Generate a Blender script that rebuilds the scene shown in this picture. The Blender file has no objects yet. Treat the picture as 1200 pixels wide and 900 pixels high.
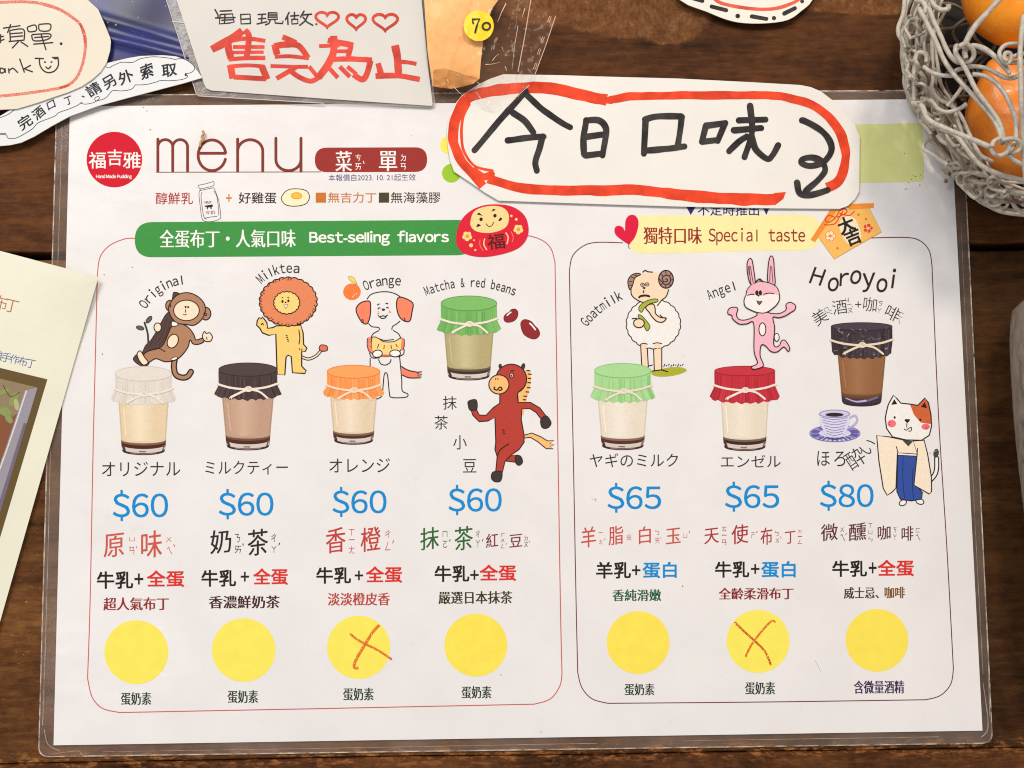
import bpy, math, random
from mathutils import Vector, Matrix, noise
random.seed(7)
SC = bpy.context.scene
C = SC.collection
R = math.radians

# ------------------------------------------------------------------ camera
cam_d = bpy.data.cameras.new('camera')
cam = bpy.data.objects.new('camera', cam_d); C.objects.link(cam); SC.camera = cam
ROT = (Matrix.Rotation(-0.1319040047, 3, 'X') @ Matrix.Rotation(0.0158767346, 3, 'Y') @ Matrix.Rotation(0.0134782587, 3, 'Z'))   # world -> camera
TR = Vector((0.00136269, -0.00906277, -0.50472317))
CAM = -(ROT.transposed() @ TR)
cam.matrix_world = Matrix.Translation(CAM) @ ROT.transposed().to_4x4()
cam_d.sensor_width = 36; cam_d.lens = 54.0
cam_d.clip_start = 0.01; cam_d.clip_end = 20
RI = ROT.transposed()

def at(x, y, z=0.0):
    """point of height z seen at photo pixel (x, y)"""
    d = RI @ Vector(((x - 600) / 1800, -(y - 450) / 1800, -1))
    return CAM + d * ((z - CAM.z) / d.z)

# ------------------------------------------------------------------ light
W = bpy.data.worlds.new('World'); SC.world = W; W.use_nodes = True
W.node_tree.nodes['Background'].inputs[0].default_value = (1.0, 0.955, 0.925, 1)
W.node_tree.nodes['Background'].inputs[1].default_value = 0.45
def area(name, loc, target, size, power, col):
    l = bpy.data.lights.new(name, 'AREA'); l.shape = 'RECTANGLE'; l.size, l.size_y = size
    l.energy = power; l.color = col
    o = bpy.data.objects.new(name, l); C.objects.link(o); o.location = loc
    o.rotation_euler = (Vector(target) - Vector(loc)).to_track_quat('-Z', 'Y').to_euler()
    return o
area('ceiling_light', (-0.55, 0.78, 1.30), (0.02, 0, 0), (0.6, 0.5), 11.4, (1.0, 0.985, 0.985))
area('warm_lamp', (0.27, 0.80, 1.30), (0.08, 0.02, 0), (0.22, 0.22), 9.3, (1.0, 0.85, 0.68))
area('added_glare_light', (-0.50, -0.135, 1.22), (-0.15, -0.08, 0), (0.12, 0.36), 0.55, (1.0, 0.98, 0.96))  # unseen light added to lay a glare strip on the menu's lower left
SC.view_settings.view_transform = 'Standard'; SC.view_settings.look = 'None'
SC.view_settings.exposure = 0; SC.view_settings.gamma = 1
SC.render.engine = 'CYCLES'
SC.cycles.transparent_max_bounces = 24; SC.cycles.pixel_filter_type = 'BLACKMAN_HARRIS'; SC.cycles.filter_width = 1.1

# ------------------------------------------------------------------ materials
def lin(c):
    c /= 255
    return c / 12.92 if c <= 0.04045 else ((c + 0.055) / 1.055) ** 2.4
WHITE = [lin(v) for v in (229, 222, 215)]
def alb(c):
    return tuple(min(0.92, max(0.006, lin(v) / w * k)) for v, w, k in zip(c, WHITE, (.80, .78, .76))) + (1,)
class NT:
    def __init__(s, name):
        s.m = bpy.data.materials.new(name); s.m.use_nodes = True; s.t = s.m.node_tree
        s.b = s.t.nodes['Principled BSDF']; s.out = s.t.nodes['Material Output']
    def n(s, typ, **kw):
        q = s.t.nodes.new(typ)
        for k, v in kw.items():
            if k.startswith('i_'):
                q.inputs[k[2:].replace('_', ' ')].default_value = v
            elif k[0] == 'i' and k[1:].isdigit(): q.inputs[int(k[1:])].default_value = v
            else: setattr(q, k, v)
        return q
    def l(s, a, b): s.t.links.new(a, b)
    def obj(s, scale=(1, 1, 1), rot=(0, 0, 0)):
        c = s.n('ShaderNodeTexCoord'); m = s.n('ShaderNodeMapping')
        m.inputs['Scale'].default_value = scale; m.inputs['Rotation'].default_value = rot
        s.l(c.outputs['Object'], m.inputs[0]); return m.outputs[0]
    def noise(s, vec, scale, detail=4, rough=.55, dist=0):
        q = s.n('ShaderNodeTexNoise'); q.inputs['Scale'].default_value = scale
        q.inputs['Detail'].default_value = detail; q.inputs['Roughness'].default_value = rough
        q.inputs['Distortion'].default_value = dist
        s.l(vec, q.inputs['Vector']); return q.outputs['Fac']
    def ramp(s, fac, *st):
        q = s.n('ShaderNodeValToRGB'); e = q.color_ramp.elements
        while len(e) < len(st): e.new(0.5)
        for k, (p, c) in enumerate(st):
            e[k].position = p; e[k].color = c if len(c) == 4 else tuple(c) + (1,)
        s.l(fac, q.inputs[0]); return q.outputs[0]
    def mix(s, fac, a, b, mode='MIX'):
        q = s.n('ShaderNodeMix', data_type='RGBA', blend_type=mode)
        for i, v in ((0, fac), (6, a), (7, b)):
            if hasattr(v, 'links'): s.l(v, q.inputs[i])
            else: q.inputs[i].default_value = v
        return q.outputs[2]
    def math(s, op, a, b=0.0, c=None):
        q = s.n('ShaderNodeMath', operation=op)
        for i, v in ((0, a), (1, b)) + (((2, c),) if c is not None else ()):
            if hasattr(v, 'links'): s.l(v, q.inputs[i])
            else: q.inputs[i].default_value = v
        return q.outputs[0]
    def bump(s, h, strength, dist=0.001):
        q = s.n('ShaderNodeBump'); q.inputs['Strength'].default_value = strength; q.inputs['Distance'].default_value = dist
        s.l(h, q.inputs['Height']); s.l(q.outputs[0], s.b.inputs['Normal']); return q
GREY = lambda v: (v, v, v, 1)
INK = {}
def ink(c, kind='print'):
    """printed or drawn colour; kind: print (under laminate) / marker / crayon / matte"""
    key = (tuple(c), kind)
    if key in INK: return INK[key]
    t = NT('ink_%s_%d_%d_%d' % ((kind,) + tuple(c))); a = alb(c); v = t.obj()
    d = {'print': .05, 'marker': .3, 'crayon': .22, 'matte': .035, 'picture': .05}[kind]
    sc = {'print': 900, 'marker': 170, 'crayon': 1500, 'matte': 250, 'picture': 1500}[kind]
    f = t.noise(v, sc, 3, .6)
    lo = tuple(x * (1 - d) for x in a[:3]) + (1,); hi = tuple(min(.92, x * (1 + d)) for x in a[:3]) + (1,)
    if kind == 'marker' and max(a[:3]) < .03: hi = tuple(x * 3.2 + .004 for x in a[:3]) + (1,)
    t.l(t.ramp(f, (.3, lo), (.7, hi)), t.b.inputs['Base Color'])
    t.b.inputs['Roughness'].default_value = {'print': .5, 'marker': .5, 'crayon': .7, 'matte': .6, 'picture': .5}[kind]
    t.b.inputs['Specular IOR Level'].default_value = .1
    if kind == 'crayon':
        tr = t.n('ShaderNodeBsdfTransparent'); mx = t.n('ShaderNodeMixShader')
        g = t.noise(t.obj(), 2200, 2, .7); t.l(t.ramp(g, (.36, GREY(0)), (.48, GREY(1))), mx.inputs[0])
        t.l(tr.outputs[0], mx.inputs[1]); t.l(t.b.outputs[0], mx.inputs[2]); t.l(mx.outputs[0], t.out.inputs[0])
    INK[key] = t.m; return t.m
def paper(name, c, rough=.6, stain=None, bump=.12, spec=.3, coat=0):
    t = NT(name); a = alb(c); v = t.obj()
    f = t.noise(v, 45, 5, .6); fine = t.noise(v, 1800, 2, .5)
    lo = tuple(x * .955 for x in a[:3]) + (1,)
    col = t.ramp(f, (.35, lo), (.62, a))
    if stain:
        g = t.noise(t.obj(), 260, 3, .6); k = t.ramp(g, (.66, GREY(0)), (.80, GREY(.5)))
        col = t.mix(k, col, alb(stain))
    t.l(col, t.b.inputs['Base Color']); t.b.inputs['Roughness'].default_value = rough
    t.b.inputs['Specular IOR Level'].default_value = spec
    mixh = t.math('ADD', fine, t.math('MULTIPLY', f, 3.0)); bn = t.bump(mixh, bump, .0003)
    if coat:
        t.b.inputs['Coat Weight'].default_value = coat
        sm = t.noise(t.obj((1, 2.4, 1), (0, 0, .5)), 55, 5, .7)
        t.l(t.ramp(sm, (.35, GREY(.10)), (.7, GREY(.34))), t.b.inputs['Coat Roughness'])
        wv = t.n('ShaderNodeBump'); wv.inputs['Strength'].default_value = .35; wv.inputs['Distance'].default_value = .004
        t.l(t.noise(t.obj(), 16, 2, .5), wv.inputs['Height']); t.l(wv.outputs[0], t.b.inputs['Coat Normal'])
    return t.m
def film(name, fac, c, rough=.18, scale=140, var=.5):
    """clear plastic film: mostly see-through, a little milky, glossy"""
    t = NT(name); v = t.obj(); t.b.inputs['Base Color'].default_value = alb(c)
    t.b.inputs['Roughness'].default_value = rough; t.b.inputs['Specular IOR Level'].default_value = .7
    f = t.noise(v, scale, 4, .6); t.bump(f, .35, .0008)
    tr = t.n('ShaderNodeBsdfTransparent'); mx = t.n('ShaderNodeMixShader')
    t.l(t.ramp(f, (.3, GREY(fac * (1 - var))), (.72, GREY(min(1, fac * (1 + var))))), mx.inputs[0])
    t.l(tr.outputs[0], mx.inputs[1]); t.l(t.b.outputs[0], mx.inputs[2]); t.l(mx.outputs[0], t.out.inputs[0])
    return t.m
def plain(name, c, rough=.5, vary=.15, scale=60, bump=.2, coat=0, c2=None, spec=.5, stretch=(1, 1, 1)):
    t = NT(name); a = alb(c); v = t.obj(stretch); f = t.noise(v, scale, 5, .6)
    lo = alb(c2) if c2 else tuple(x * (1 - vary) for x in a[:3]) + (1,)
    t.l(t.ramp(f, (.35, lo), (.65, a)), t.b.inputs['Base Color'])
    t.b.inputs['Roughness'].default_value = rough; t.b.inputs['Coat Weight'].default_value = coat
    t.b.inputs['Specular IOR Level'].default_value = spec
    t.bump(t.noise(v, scale * 6, 3), bump, .0006); return t.m

# ------------------------------------------------------------------ objects
def thing(name, label, cat, loc, group=None):
    o = bpy.data.objects.new(name, None); C.objects.link(o); o.location = loc
    o.empty_display_size = .02
    o['label'] = label; o['category'] = cat
    if group: o['group'] = group
    return o
def root_loc(o):
    while o.parent: o = o.parent
    return Vector(o.location)
def link_mesh(name, verts, faces, mats, parent, idx=None, smooth=False):
    L = root_loc(parent) if parent else Vector()
    me = bpy.data.meshes.new(name); me.from_pydata([tuple(Vector(v) - L) for v in verts], [], faces)
    for m in mats: me.materials.append(m)
    if idx: me.polygons.foreach_set('material_index', idx)
    if smooth: me.polygons.foreach_set('use_smooth', [True] * len(faces))
    me.update()
    o = bpy.data.objects.new(name, me); C.objects.link(o); o.parent = parent
    return o

def spline(pts, closed=False, n=6):
    if len(pts) < 3: return list(pts)
    out = []; N = len(pts)
    rng = range(N) if closed else range(N - 1)
    for i in rng:
        g = (lambda k: pts[k % N]) if closed else (lambda k: pts[min(max(k, 0), N - 1)])
        p0, p1, p2, p3 = g(i - 1), g(i), g(i + 1), g(i + 2)
        for k in range(n):
            t = k / n
            out.append(tuple(.5 * ((2 * b) + (-a + c) * t + (2 * a - 5 * b + 4 * c - d) * t * t + (-a + 3 * b - 3 * c + d) * t ** 3)
                             for a, b, c, d in zip(p0, p1, p2, p3)))
    if not closed: out.append(tuple(pts[-1]))
    return out
def ell_pts(cx, cy, rx, ry, rot=0, n=36, a0=0, a1=360):
    c, s = math.cos(R(-rot)), math.sin(R(-rot)); o = []
    full = a1 - a0 >= 360
    for k in range(n if full else n + 1):
        a = R(a0 + (a1 - a0) * k / n); x, y = rx * math.cos(a), -ry * math.sin(a)
        o.append((cx + x * c - y * s, cy + x * s + y * c))
    return o
def scallop(cx, cy, rx, ry, n, amp):
    o = []
    for k in range(n * 6):
        a = 2 * math.pi * k / (n * 6); r = 1 + amp * abs(math.sin(a * n / 2)) - amp / 2
        o.append((cx + rx * r * math.cos(a), cy + ry * r * math.sin(a)))
    return o
def rrect(q, rad, n=8):
    """rounded quad from four corner points"""
    o = []
    for i in range(4):
        p, a, b = Vector(q[i]), Vector(q[i - 1]), Vector(q[(i + 1) % 4])
        s = p + (a - p).normalized() * rad; e = p + (b - p).normalized() * rad
        for k in range(n + 1):
            t = k / n; o.append(tuple(s * (1 - t) ** 2 + p * 2 * t * (1 - t) + e * t * t))
    return o
def zoom(x0, y0, s):
    def f(*p):
        return [(x0 + x / s, y0 + y / s) for x, y in p]
    f.s = s; f.x0 = x0; f.y0 = y0
    return f

GL = {}
FW = lambda t: ''.join('l' if c == 'l' else chr(ord(c) + 0xFEE0) if 33 <= ord(c) <= 126 and c not in '-.' else c for c in t)
def glyph(s, off):
    """outline faces of a string; '~' in front sets latin letters in the gothic face, tightly spaced"""
    k = (s, off)
    if k in GL: return GL[k]
    if s[0] == '~':
        V = []; F = []; x = 0
        for c in s[1:]:
            if c == ' ': x += .26; continue
            vs, fs = glyph(FW(c), off); x0 = min(p[0] for p in vs); b = len(V)
            V += [(p[0] - x0 + x, p[1]) for p in vs]; F += [tuple(b + j for j in f) for f in fs]
            x += max(p[0] for p in vs) - x0 + (.11 if c in 'il1' else .075)
        GL[k] = (V, F); return GL[k]
    c = bpy.data.curves.new('lettering', 'FONT'); c.body = s; c.offset = off; c.resolution_u = 4
    o = bpy.data.objects.new('lettering', c); C.objects.link(o)
    dg = bpy.context.evaluated_depsgraph_get(); dg.update()
    m = bpy.data.meshes.new_from_object(o.evaluated_get(dg))
    GL[k] = ([(v.co.x, v.co.y) for v in m.vertices], [tuple(p.vertices) for p in m.polygons])
    bpy.data.objects.remove(o); bpy.data.curves.remove(c); bpy.data.meshes.remove(m)
    return GL[k]
def fat(off):
    """offsets of the overprinted copies that thicken a letter"""
    if off <= .003: return [(0, 0)]
    return [(off * math.cos(R(a)), off * math.sin(R(a))) for a in (45, 135, 225, 315)] + [(0, 0)]

LINE_NAME = 'ink_print_44_33_30'
class Art:
    """flat lettering and drawings lying on a sheet; coordinates are photo pixels unprojected onto the sheet"""
    def __init__(s, z, step=1.2e-6, zf=None):
        s.z, s.step, s.zf = z, step, zf; s.v = []; s.f = []; s.i = []; s.m = []; s.lay = 0
    def mi(s, m):
        if m not in s.m: s.m.append(m)
        return s.m.index(m)
    def add(s, vs, fs, m, ramp=False):
        b = len(s.v); s.lay += 1; N = max(1, len(vs))
        for k, (x, y) in enumerate(vs): s.v.append((x, y, s.lay + (3.0 * k / N if ramp else 0)))
        if ramp: s.lay += 3
        k = s.mi(m)
        for f in fs: s.f.append(tuple(b + j for j in f)); s.i.append(k)
    def poly(s, pts, m, smooth=False, line=None, w=1.3):
        if smooth: pts = spline(pts, True, 5)
        if m: s.add(pts, [tuple(range(len(pts)))], m)
        if line: s.stroke(pts, w, line, True, False)
    def ell(s, cx, cy, rx, ry, m, rot=0, line=None, w=1.2):
        s.poly(ell_pts(cx, cy, rx, ry, rot), m, False, line, w)
    def stroke(s, pts, w, m, closed=False, smooth=True, taper=None, cap=True):
        if m.name == LINE_NAME: w *= 1.22
        if smooth: pts = spline(pts, closed, 6)
        P = [Vector(p) for p in pts]; N = len(P)
        if N < 2: return
        vs = []
        for k in range(N):
            a = P[k - 1] if (k or closed) else P[0]
            b = P[(k + 1) % N] if (k < N - 1 or closed) else P[-1]
            d = b - a; d = d.normalized() if d.length > 1e-6 else Vector((1, 0)); n = Vector((-d.y, d.x))
            ww = w if taper is None else w * (taper[0] + (taper[1] - taper[0]) * k / (N - 1))
            if w > 3 and 'marker' in m.name:
                e1, e2 = (1 + .2 * noise.noise(Vector((P[k].x * .07, P[k].y * .07, h_))) for h_ in (1.5, 8.5))
            else: e1 = e2 = 1
            vs += [tuple(P[k] + n * ww / 2 * e1), tuple(P[k] - n * ww / 2 * e2)]
        fs = [(2 * k, 2 * k + 1, 2 * k + 3, 2 * k + 2) for k in range(N - 1)]
        if closed: fs.append((2 * N - 2, 2 * N - 1, 1, 0))
        s.add(vs, fs, m, N > 24)
        if cap and not closed and w > 1.6:
            for p, q, kk in ((P[0], P[1], 0), (P[-1], P[-2], 1)):
                ww = w if taper is None else w * taper[kk]
                d = p - q; a0 = math.degrees(math.atan2(-d.y, d.x))
                s.add(ell_pts(p.x, p.y, ww / 2, ww / 2, 0, 8, a0 - 90, a0 + 90), [tuple(range(9))], m)
    def tx(s, t, x0, y0, x1, y1, m, off=0.0, serif=0, shear=0.0, rot=0.0):
        """text whose ink fills the pixel box, optionally turned about the box centre"""
        vs, fs = glyph(t, min(off, 0))
        copies = fat(off) if not serif else [(-.5 * serif, 0), (0, 0), (.5 * serif, 0)]
        al = [[(x + d, y + e + shear * x) for x, y in vs] for d, e in copies]
        X = [p[0] for c in al for p in c]; Y = [p[1] for c in al for p in c]
        ax, bx, ay, by = min(X), max(X), min(Y), max(Y)
        cx, cy = (x0 + x1) / 2, (y0 + y1) / 2; c, q = math.cos(R(rot)), math.sin(R(rot))
        for cc in al:
            o = []
            for x, y in cc:
                u = (x - (ax + bx) / 2) / max(1e-6, bx - ax) * (x1 - x0); w = -(y - (ay + by) / 2) / max(1e-6, by - ay) * (y1 - y0)
                o.append((cx + u * c + w * q, cy - u * q + w * c))
            s.add(o, fs, m)
    def ch(s, t, cx, cy, h, rot, m, off=0.0, sx=1.0, shear=0.0, mid=.35):
        vs, fs = glyph(t, min(off, 0)); k = h / .7; xs = [p[0] for p in vs]; mx = (min(xs) + max(xs)) / 2
        c, q = math.cos(R(rot)), math.sin(R(rot))
        for d, e in fat(off):
            o = []
            for x, y in vs:
                u, w = (x + d - mx + shear * y) * k * sx, -(y + e - mid) * k
                o.append((cx + u * c + w * q, cy - u * q + w * c))
            s.add(o, fs, m)
    def arc(s, t, p0, p1, p2, h, m, off=0.0, sx=1.0):
        n = len(t); ctrl = tuple(2 * b - .5 * (a + c) for a, b, c in zip(p0, p1, p2))
        for k, chh in enumerate(t):
            if chh == ' ': continue
            u = k / (n - 1)
            x, y = ((1 - u) ** 2 * a + 2 * u * (1 - u) * b + u * u * c for a, b, c in zip(p0, ctrl, p2))
            dx, dy = (2 * (1 - u) * (b - a) + 2 * u * (c - b) for a, b, c in zip(p0, ctrl, p2))
            gx = [p[0] for p in glyph(FW(chh), min(off, 0))[0]]; iw = (max(gx) - min(gx)) * h / .7
            gap = math.hypot(dx, dy) / (n - 1)
            s.ch(FW(chh), x, y, h, math.degrees(math.atan2(-dy, dx)), m, off, sx * min(1, .84 * gap / iw))
    def build(s, name, parent):
        vs = []
        for x, y, l in s.v:
            z = (s.zf(x, y) if s.zf else s.z) + l * s.step
            vs.append(at(x, y, z))
        # all faces look up
        fs = []
        for f in s.f:
            a = sum(s.v[f[k]][0] * s.v[f[(k + 1) % len(f)]][1] - s.v[f[(k + 1) % len(f)]][0] * s.v[f[k]][1] for k in range(len(f)))
            fs.append(f if a < 0 else f[::-1])
        return link_mesh(name, vs, fs, s.m, parent, s.i)

def slab(name, outline, z, thick, mats, parent, zf=None):
    """flat sheet cut to an outline, with real thickness"""
    a = sum(outline[k][0] * outline[(k + 1) % len(outline)][1] - outline[(k + 1) % len(outline)][0] * outline[k][1] for k in range(len(outline)))
    if a > 0: outline = outline[::-1]
    n = len(outline); top = [at(x, y, z) for x, y in outline]
    vs = top + [p - Vector((0, 0, thick)) for p in top]
    fs = [tuple(range(n)), tuple(range(2 * n - 1, n - 1, -1))] + [(k, n + k, n + (k + 1) % n, (k + 1) % n) for k in range(n)]
    return link_mesh(name, vs, fs, mats, parent)
def tube(pts, r, seg=8, n=7):
    """round strand through 3-D points"""
    P = [Vector(p) for p in spline([tuple(p) for p in pts], False, n)]
    vs = []; fs = []
    for k, p in enumerate(P):
        d = (P[min(k + 1, len(P) - 1)] - P[max(k - 1, 0)])
        d = d.normalized() if d.length > 1e-9 else Vector((1, 0, 0))
        a = d.cross(Vector((0, 0, 1))); a = a.normalized() if a.length > 1e-4 else Vector((1, 0, 0)); b = d.cross(a)
        rr = r * (1 + .12 * noise.noise(p * 300))
        for j in range(seg):
            t = 2 * math.pi * j / seg; vs.append(p + a * rr * math.cos(t) + b * rr * math.sin(t))
    for k in range(len(P) - 1):
        for j in range(seg):
            fs.append((k * seg + j, k * seg + (j + 1) % seg, (k + 1) * seg + (j + 1) % seg, (k + 1) * seg + j))
    fs.append(tuple(range(seg))[::-1]); fs.append(tuple(range((len(P) - 1) * seg, len(P) * seg)))
    return vs, fs
def merge(parts):
    V = []; F = []
    for v, f in parts:
        b = len(V); V += list(v); F += [tuple(b + j for j in q) for q in f]
    return V, F

# ================================================================== TABLE
def wood(name, base, light, seed, worn=None, fleck=.5, edge=None, dim=0):
    t = NT(name); v = t.obj((4, 34, 20)); v.node.inputs['Location'].default_value = (seed, seed * .37, 0)
    g1 = t.noise(v, 2.0, 7, .68, 1.6); bv = t.obj((1, 1.7, 1)); bv.node.inputs['Location'].default_value = (seed * 2.1, seed, 0)
    big = t.noise(bv, 13, 6, .62); fine = t.noise(t.obj((90, 620, 60)), 1.0, 5, .7); mot = t.noise(t.obj((1, 1.5, 1)), 210, 4, .7)
    g = t.math('ADD', t.math('MULTIPLY', g1, .36), t.math('ADD', t.math('MULTIPLY', big, .46), t.math('ADD', t.math('MULTIPLY', fine, .32), t.math('MULTIPLY', mot, .28))))
    dark = tuple(x * .24 for x in base[:3]) + (1,)
    col = t.ramp(g, (.55, dark), (.69, base), (.85, light))
    fl = t.noise(t.obj((1, 2.0, 1)), 430, 3, .7); msk = t.noise(t.obj(), 24, 3, .6)
    m2 = t.ramp(msk, (.45, GREY(.12)), (.62, GREY(1)))
    pale = tuple(min(.5, x * 2.3 + .02) for x in light[:3]) + (1,)
    fk = t.math('MULTIPLY', t.ramp(fl, (.66, GREY(0)), (.76, GREY(fleck))), m2)
    col = t.mix(fk, col, pale)
    c = t.n('ShaderNodeTexCoord'); sep = t.n('ShaderNodeSeparateXYZ'); t.l(c.outputs['Object'], sep.inputs[0])
    if dim:      # colour gets darker towards one end of the board
        k = t.ramp(t.math('ADD', t.math('MULTIPLY', sep.outputs[0], 2.6), t.math('MULTIPLY', big, .5)), (.0, GREY(1)), (.75, GREY(1 - dim)))
        col = t.mix(1.0, col, k, 'MULTIPLY')
    if edge is not None:      # finish chipped along the board's edge
        d = t.math('ABSOLUTE', t.math('SUBTRACT', sep.outputs[1], edge)); ed = t.noise(t.obj((1, 3, 1)), 150, 4, .75)
        k = t.math('MULTIPLY', t.ramp(d, (.0, GREY(1)), (.0042, GREY(0))), t.ramp(ed, (.50, GREY(0)), (.62, GREY(.9))))
        col = t.mix(k, col, tuple(x * 2.2 for x in light[:3]) + (1,))
    if worn:
        wob = t.noise(t.obj(), 38, 6, .65); tot = None
        for (x, y, rx, ry) in worn:
            dx = t.math('DIVIDE', t.math('SUBTRACT', sep.outputs[0], x), rx); dy = t.math('DIVIDE', t.math('SUBTRACT', sep.outputs[1], y), ry)
            d = t.math('ADD', t.math('MULTIPLY', dx, dx), t.math('MULTIPLY', dy, dy))
            d = t.math('ADD', d, t.math('MULTIPLY', t.math('SUBTRACT', wob, .5), 2.0))
            k = t.ramp(d, (.72, GREY(1)), (.94, GREY(0)))
            tot = k if tot is None else t.math('MAXIMUM', tot, k)
        gr = t.noise(t.obj((1.3, 1, 1)), 330, 5, .8)
        wc = t.ramp(gr, (.34, tuple(x * .7 for x in light[:3]) + (1,)), (.52, tuple(x * 1.5 for x in light[:3]) + (1,)), (.74, (.40, .23, .09, 1)))
        col = t.mix(t.math('MULTIPLY', tot, .55), col, wc)
    t.l(col, t.b.inputs['Base Color'])
    t.l(t.ramp(g, (.5, GREY(.42)), (.8, GREY(.65))), t.b.inputs['Roughness'])
    t.b.inputs['Specular IOR Level'].default_value = .07
    t.bump(t.math('ADD', g, t.math('MULTIPLY', fl, .3)), .6, .0006)
    return t.m
def plank(x0, x1, y0, y1, mat, parent, th=.02):
    b = .0007; vs = []; fs = []
    ring = [(y0, -th), (y0, -b), (y0 + b * .4, -b * .3), (y0 + b, 0), (y1 - b, 0), (y1 - b * .4, -b * .3), (y1, -b), (y1, -th)]
    N = 40
    for k in range(N + 1):
        x = x0 + (x1 - x0) * k / N
        for j, (y, z) in enumerate(ring):
            w = .0004 * noise.noise(Vector((x * 18, y * 40, 3))) if j in (1, 2, 5, 6) else 0
            vs.append((x, y + w, z + w * .6))
    n = len(ring)
    for k in range(N):
        for j in range(n): fs.append((k * n + j, (k + 1) * n + j, (k + 1) * n + (j + 1) % n, k * n + (j + 1) % n))
    fs.append(tuple(range(n))); fs.append(tuple(range(N * n, N * n + n))[::-1])
    return link_mesh('plank', vs, fs, [mat], parent)
table = thing('wooden_table', 'worn dark brown wooden plank table top under the laminated menu and notes', 'table', (0, 0, -.02))
gy = at(1165, 290).y; gy2 = at(560, 886).y
pa = at(725, 12); pb = at(560, -30)
w1 = wood('walnut_stain_upper', (.074, .027, .0098, 1), (.158, .060, .020, 1), 0.0,
          worn=[(at(735, 4).x, at(735, 4).y, .030, .013), (at(790, 22).x, at(790, 22).y, .014, .011), (at(650, -2).x, at(650, -2).y, .022, .012), (at(1010, 2).x, at(1010, 2).y, .03, .005)], fleck=.3, dim=.25)
w2 = wood('walnut_stain_middle', (.108, .042, .0135, 1), (.225, .096, .030, 1), 3.1, fleck=.85, edge=gy2, dim=.7)
w3 = wood('walnut_stain_lower', (.078, .028, .0095, 1), (.17, .066, .021, 1), 7.7, fleck=.6, edge=gy2)
plank(-.65, .65, gy + .0013, gy + .24, w1, table)
plank(-.65, .65, gy2 + .0001, gy - .0011, w2, table)
plank(-.65, .65, gy2 - .24, gy2 - .0001, w3, table)
link_mesh('gap_backing', [(x, y, z) for z in (-.045, -.0205) for x, y in ((-.6, -.4), (.6, -.4), (.6, .4), (-.6, .4))],
          [(3, 2, 1, 0), (4, 5, 6, 7), (0, 1, 5, 4), (1, 2, 6, 5), (2, 3, 7, 6), (3, 0, 4, 7)], [plain('gap_backing_dark', (40, 26, 18), .8)], table)  # unseen board added below the planks to keep their gap dark

# ================================================================== MENU
ZM = .0009
menu = thing('laminated_menu', 'large laminated white pudding menu with prices, jar pictures and animal drawings', 'menu', (0, 0, 0))
PQ = [(82, 124.5), (1113, 116), (1151.4, 856.2), (62.7, 873.4)]
LQ = [(66, 111), (1127, 105), (1163.8, 871.5), (44.5, 887.5)]
slab('paper', PQ, ZM, .0003, [paper('menu_paper', (229, 223, 219), .5, stain=(212, 204, 196), bump=.07, spec=.15, coat=.55)], menu)
# clear border of the laminating pouch: a thin slab ring with a welded rim
lo = rrect(LQ, 13, 8); n = len(lo)
li = []
for k in range(4):
    li += [PQ[k]] * 9
def ringmesh(name, outer, inner, z, th, mat):
    m = len(outer)
    vs = [at(x, y, z) for x, y in outer] + [at(x, y, z) for x, y in inner]
    vs += [p - Vector((0, 0, th)) for p in vs[:m]]
    fs = [((k + 1) % m, k, m + k, m + (k + 1) % m) for k in range(m)]
    fs += [(k, (k + 1) % m, 2 * m + (k + 1) % m, 2 * m + k) for k in range(m)]
    return link_mesh(name, vs, fs, [mat], menu)
def scaled(q, d):
    c = Vector((600, 490)); o = []
    for p in q:
        v = Vector(p); e = c - v; o.append((v.x + (d if e.x > 0 else -d) * min(1, abs(e.x) / 300), v.y + (d if e.y > 0 else -d) * min(1, abs(e.y) / 250)))
    return o
rim_in = rrect(scaled(LQ, 1.4), 12, 8)
ringmesh('film_border', rim_in, li, ZM - .0002, .0004, film('laminate_film', .18, (190, 168, 152), .12, 30, .55))
ringmesh('film_rim', lo, rim_in, ZM - .00015, .0005, film('laminate_rim', .42, (222, 208, 192), .25, 260, 1.2))
ZI = ZM + .00003
sl_ = Art(ZM - .0001); SLM = film('painted_film_glint', .34, (226, 212, 198), .2, 200, .7)  # pale strokes painted as highlight lines on the film border
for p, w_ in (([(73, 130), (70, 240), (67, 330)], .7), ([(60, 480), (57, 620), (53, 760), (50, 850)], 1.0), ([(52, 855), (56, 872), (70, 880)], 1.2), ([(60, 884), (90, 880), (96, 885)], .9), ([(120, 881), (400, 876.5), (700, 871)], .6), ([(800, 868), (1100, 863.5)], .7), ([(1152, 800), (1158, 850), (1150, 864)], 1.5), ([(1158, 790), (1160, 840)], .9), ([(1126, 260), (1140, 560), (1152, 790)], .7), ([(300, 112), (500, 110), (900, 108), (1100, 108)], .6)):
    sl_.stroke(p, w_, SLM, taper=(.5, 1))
sl_.build('film_glint_line', menu)

BLK = ink((38, 32, 30)); BRN = ink((128, 52, 40)); WHT = ink((240, 234, 226)); RED = ink((214, 48, 44)); BLU = ink((8, 134, 200))
LIN = ink((44, 33, 30)); KRED = ink((196, 72, 60))
A = lambda: Art(ZI)
# logo
a = A(); a.ell(134, 187, 32.6, 32.6, ink((204, 20, 42)))
logo = a.build('round_logo', menu)
a = Art(ZI + .00003)
a.tx('福', 104, 178, 124, 197.5, WHT, .012); a.tx('吉', 126, 175, 143, 194, WHT, .012); a.tx('雅', 144, 178, 165, 197.5, WHT, .012)
a.tx('~Hand Made Pudding', 112.5, 204.5, 154.5, 210, WHT, .035)
a.build('logo_lettering', logo)
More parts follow.
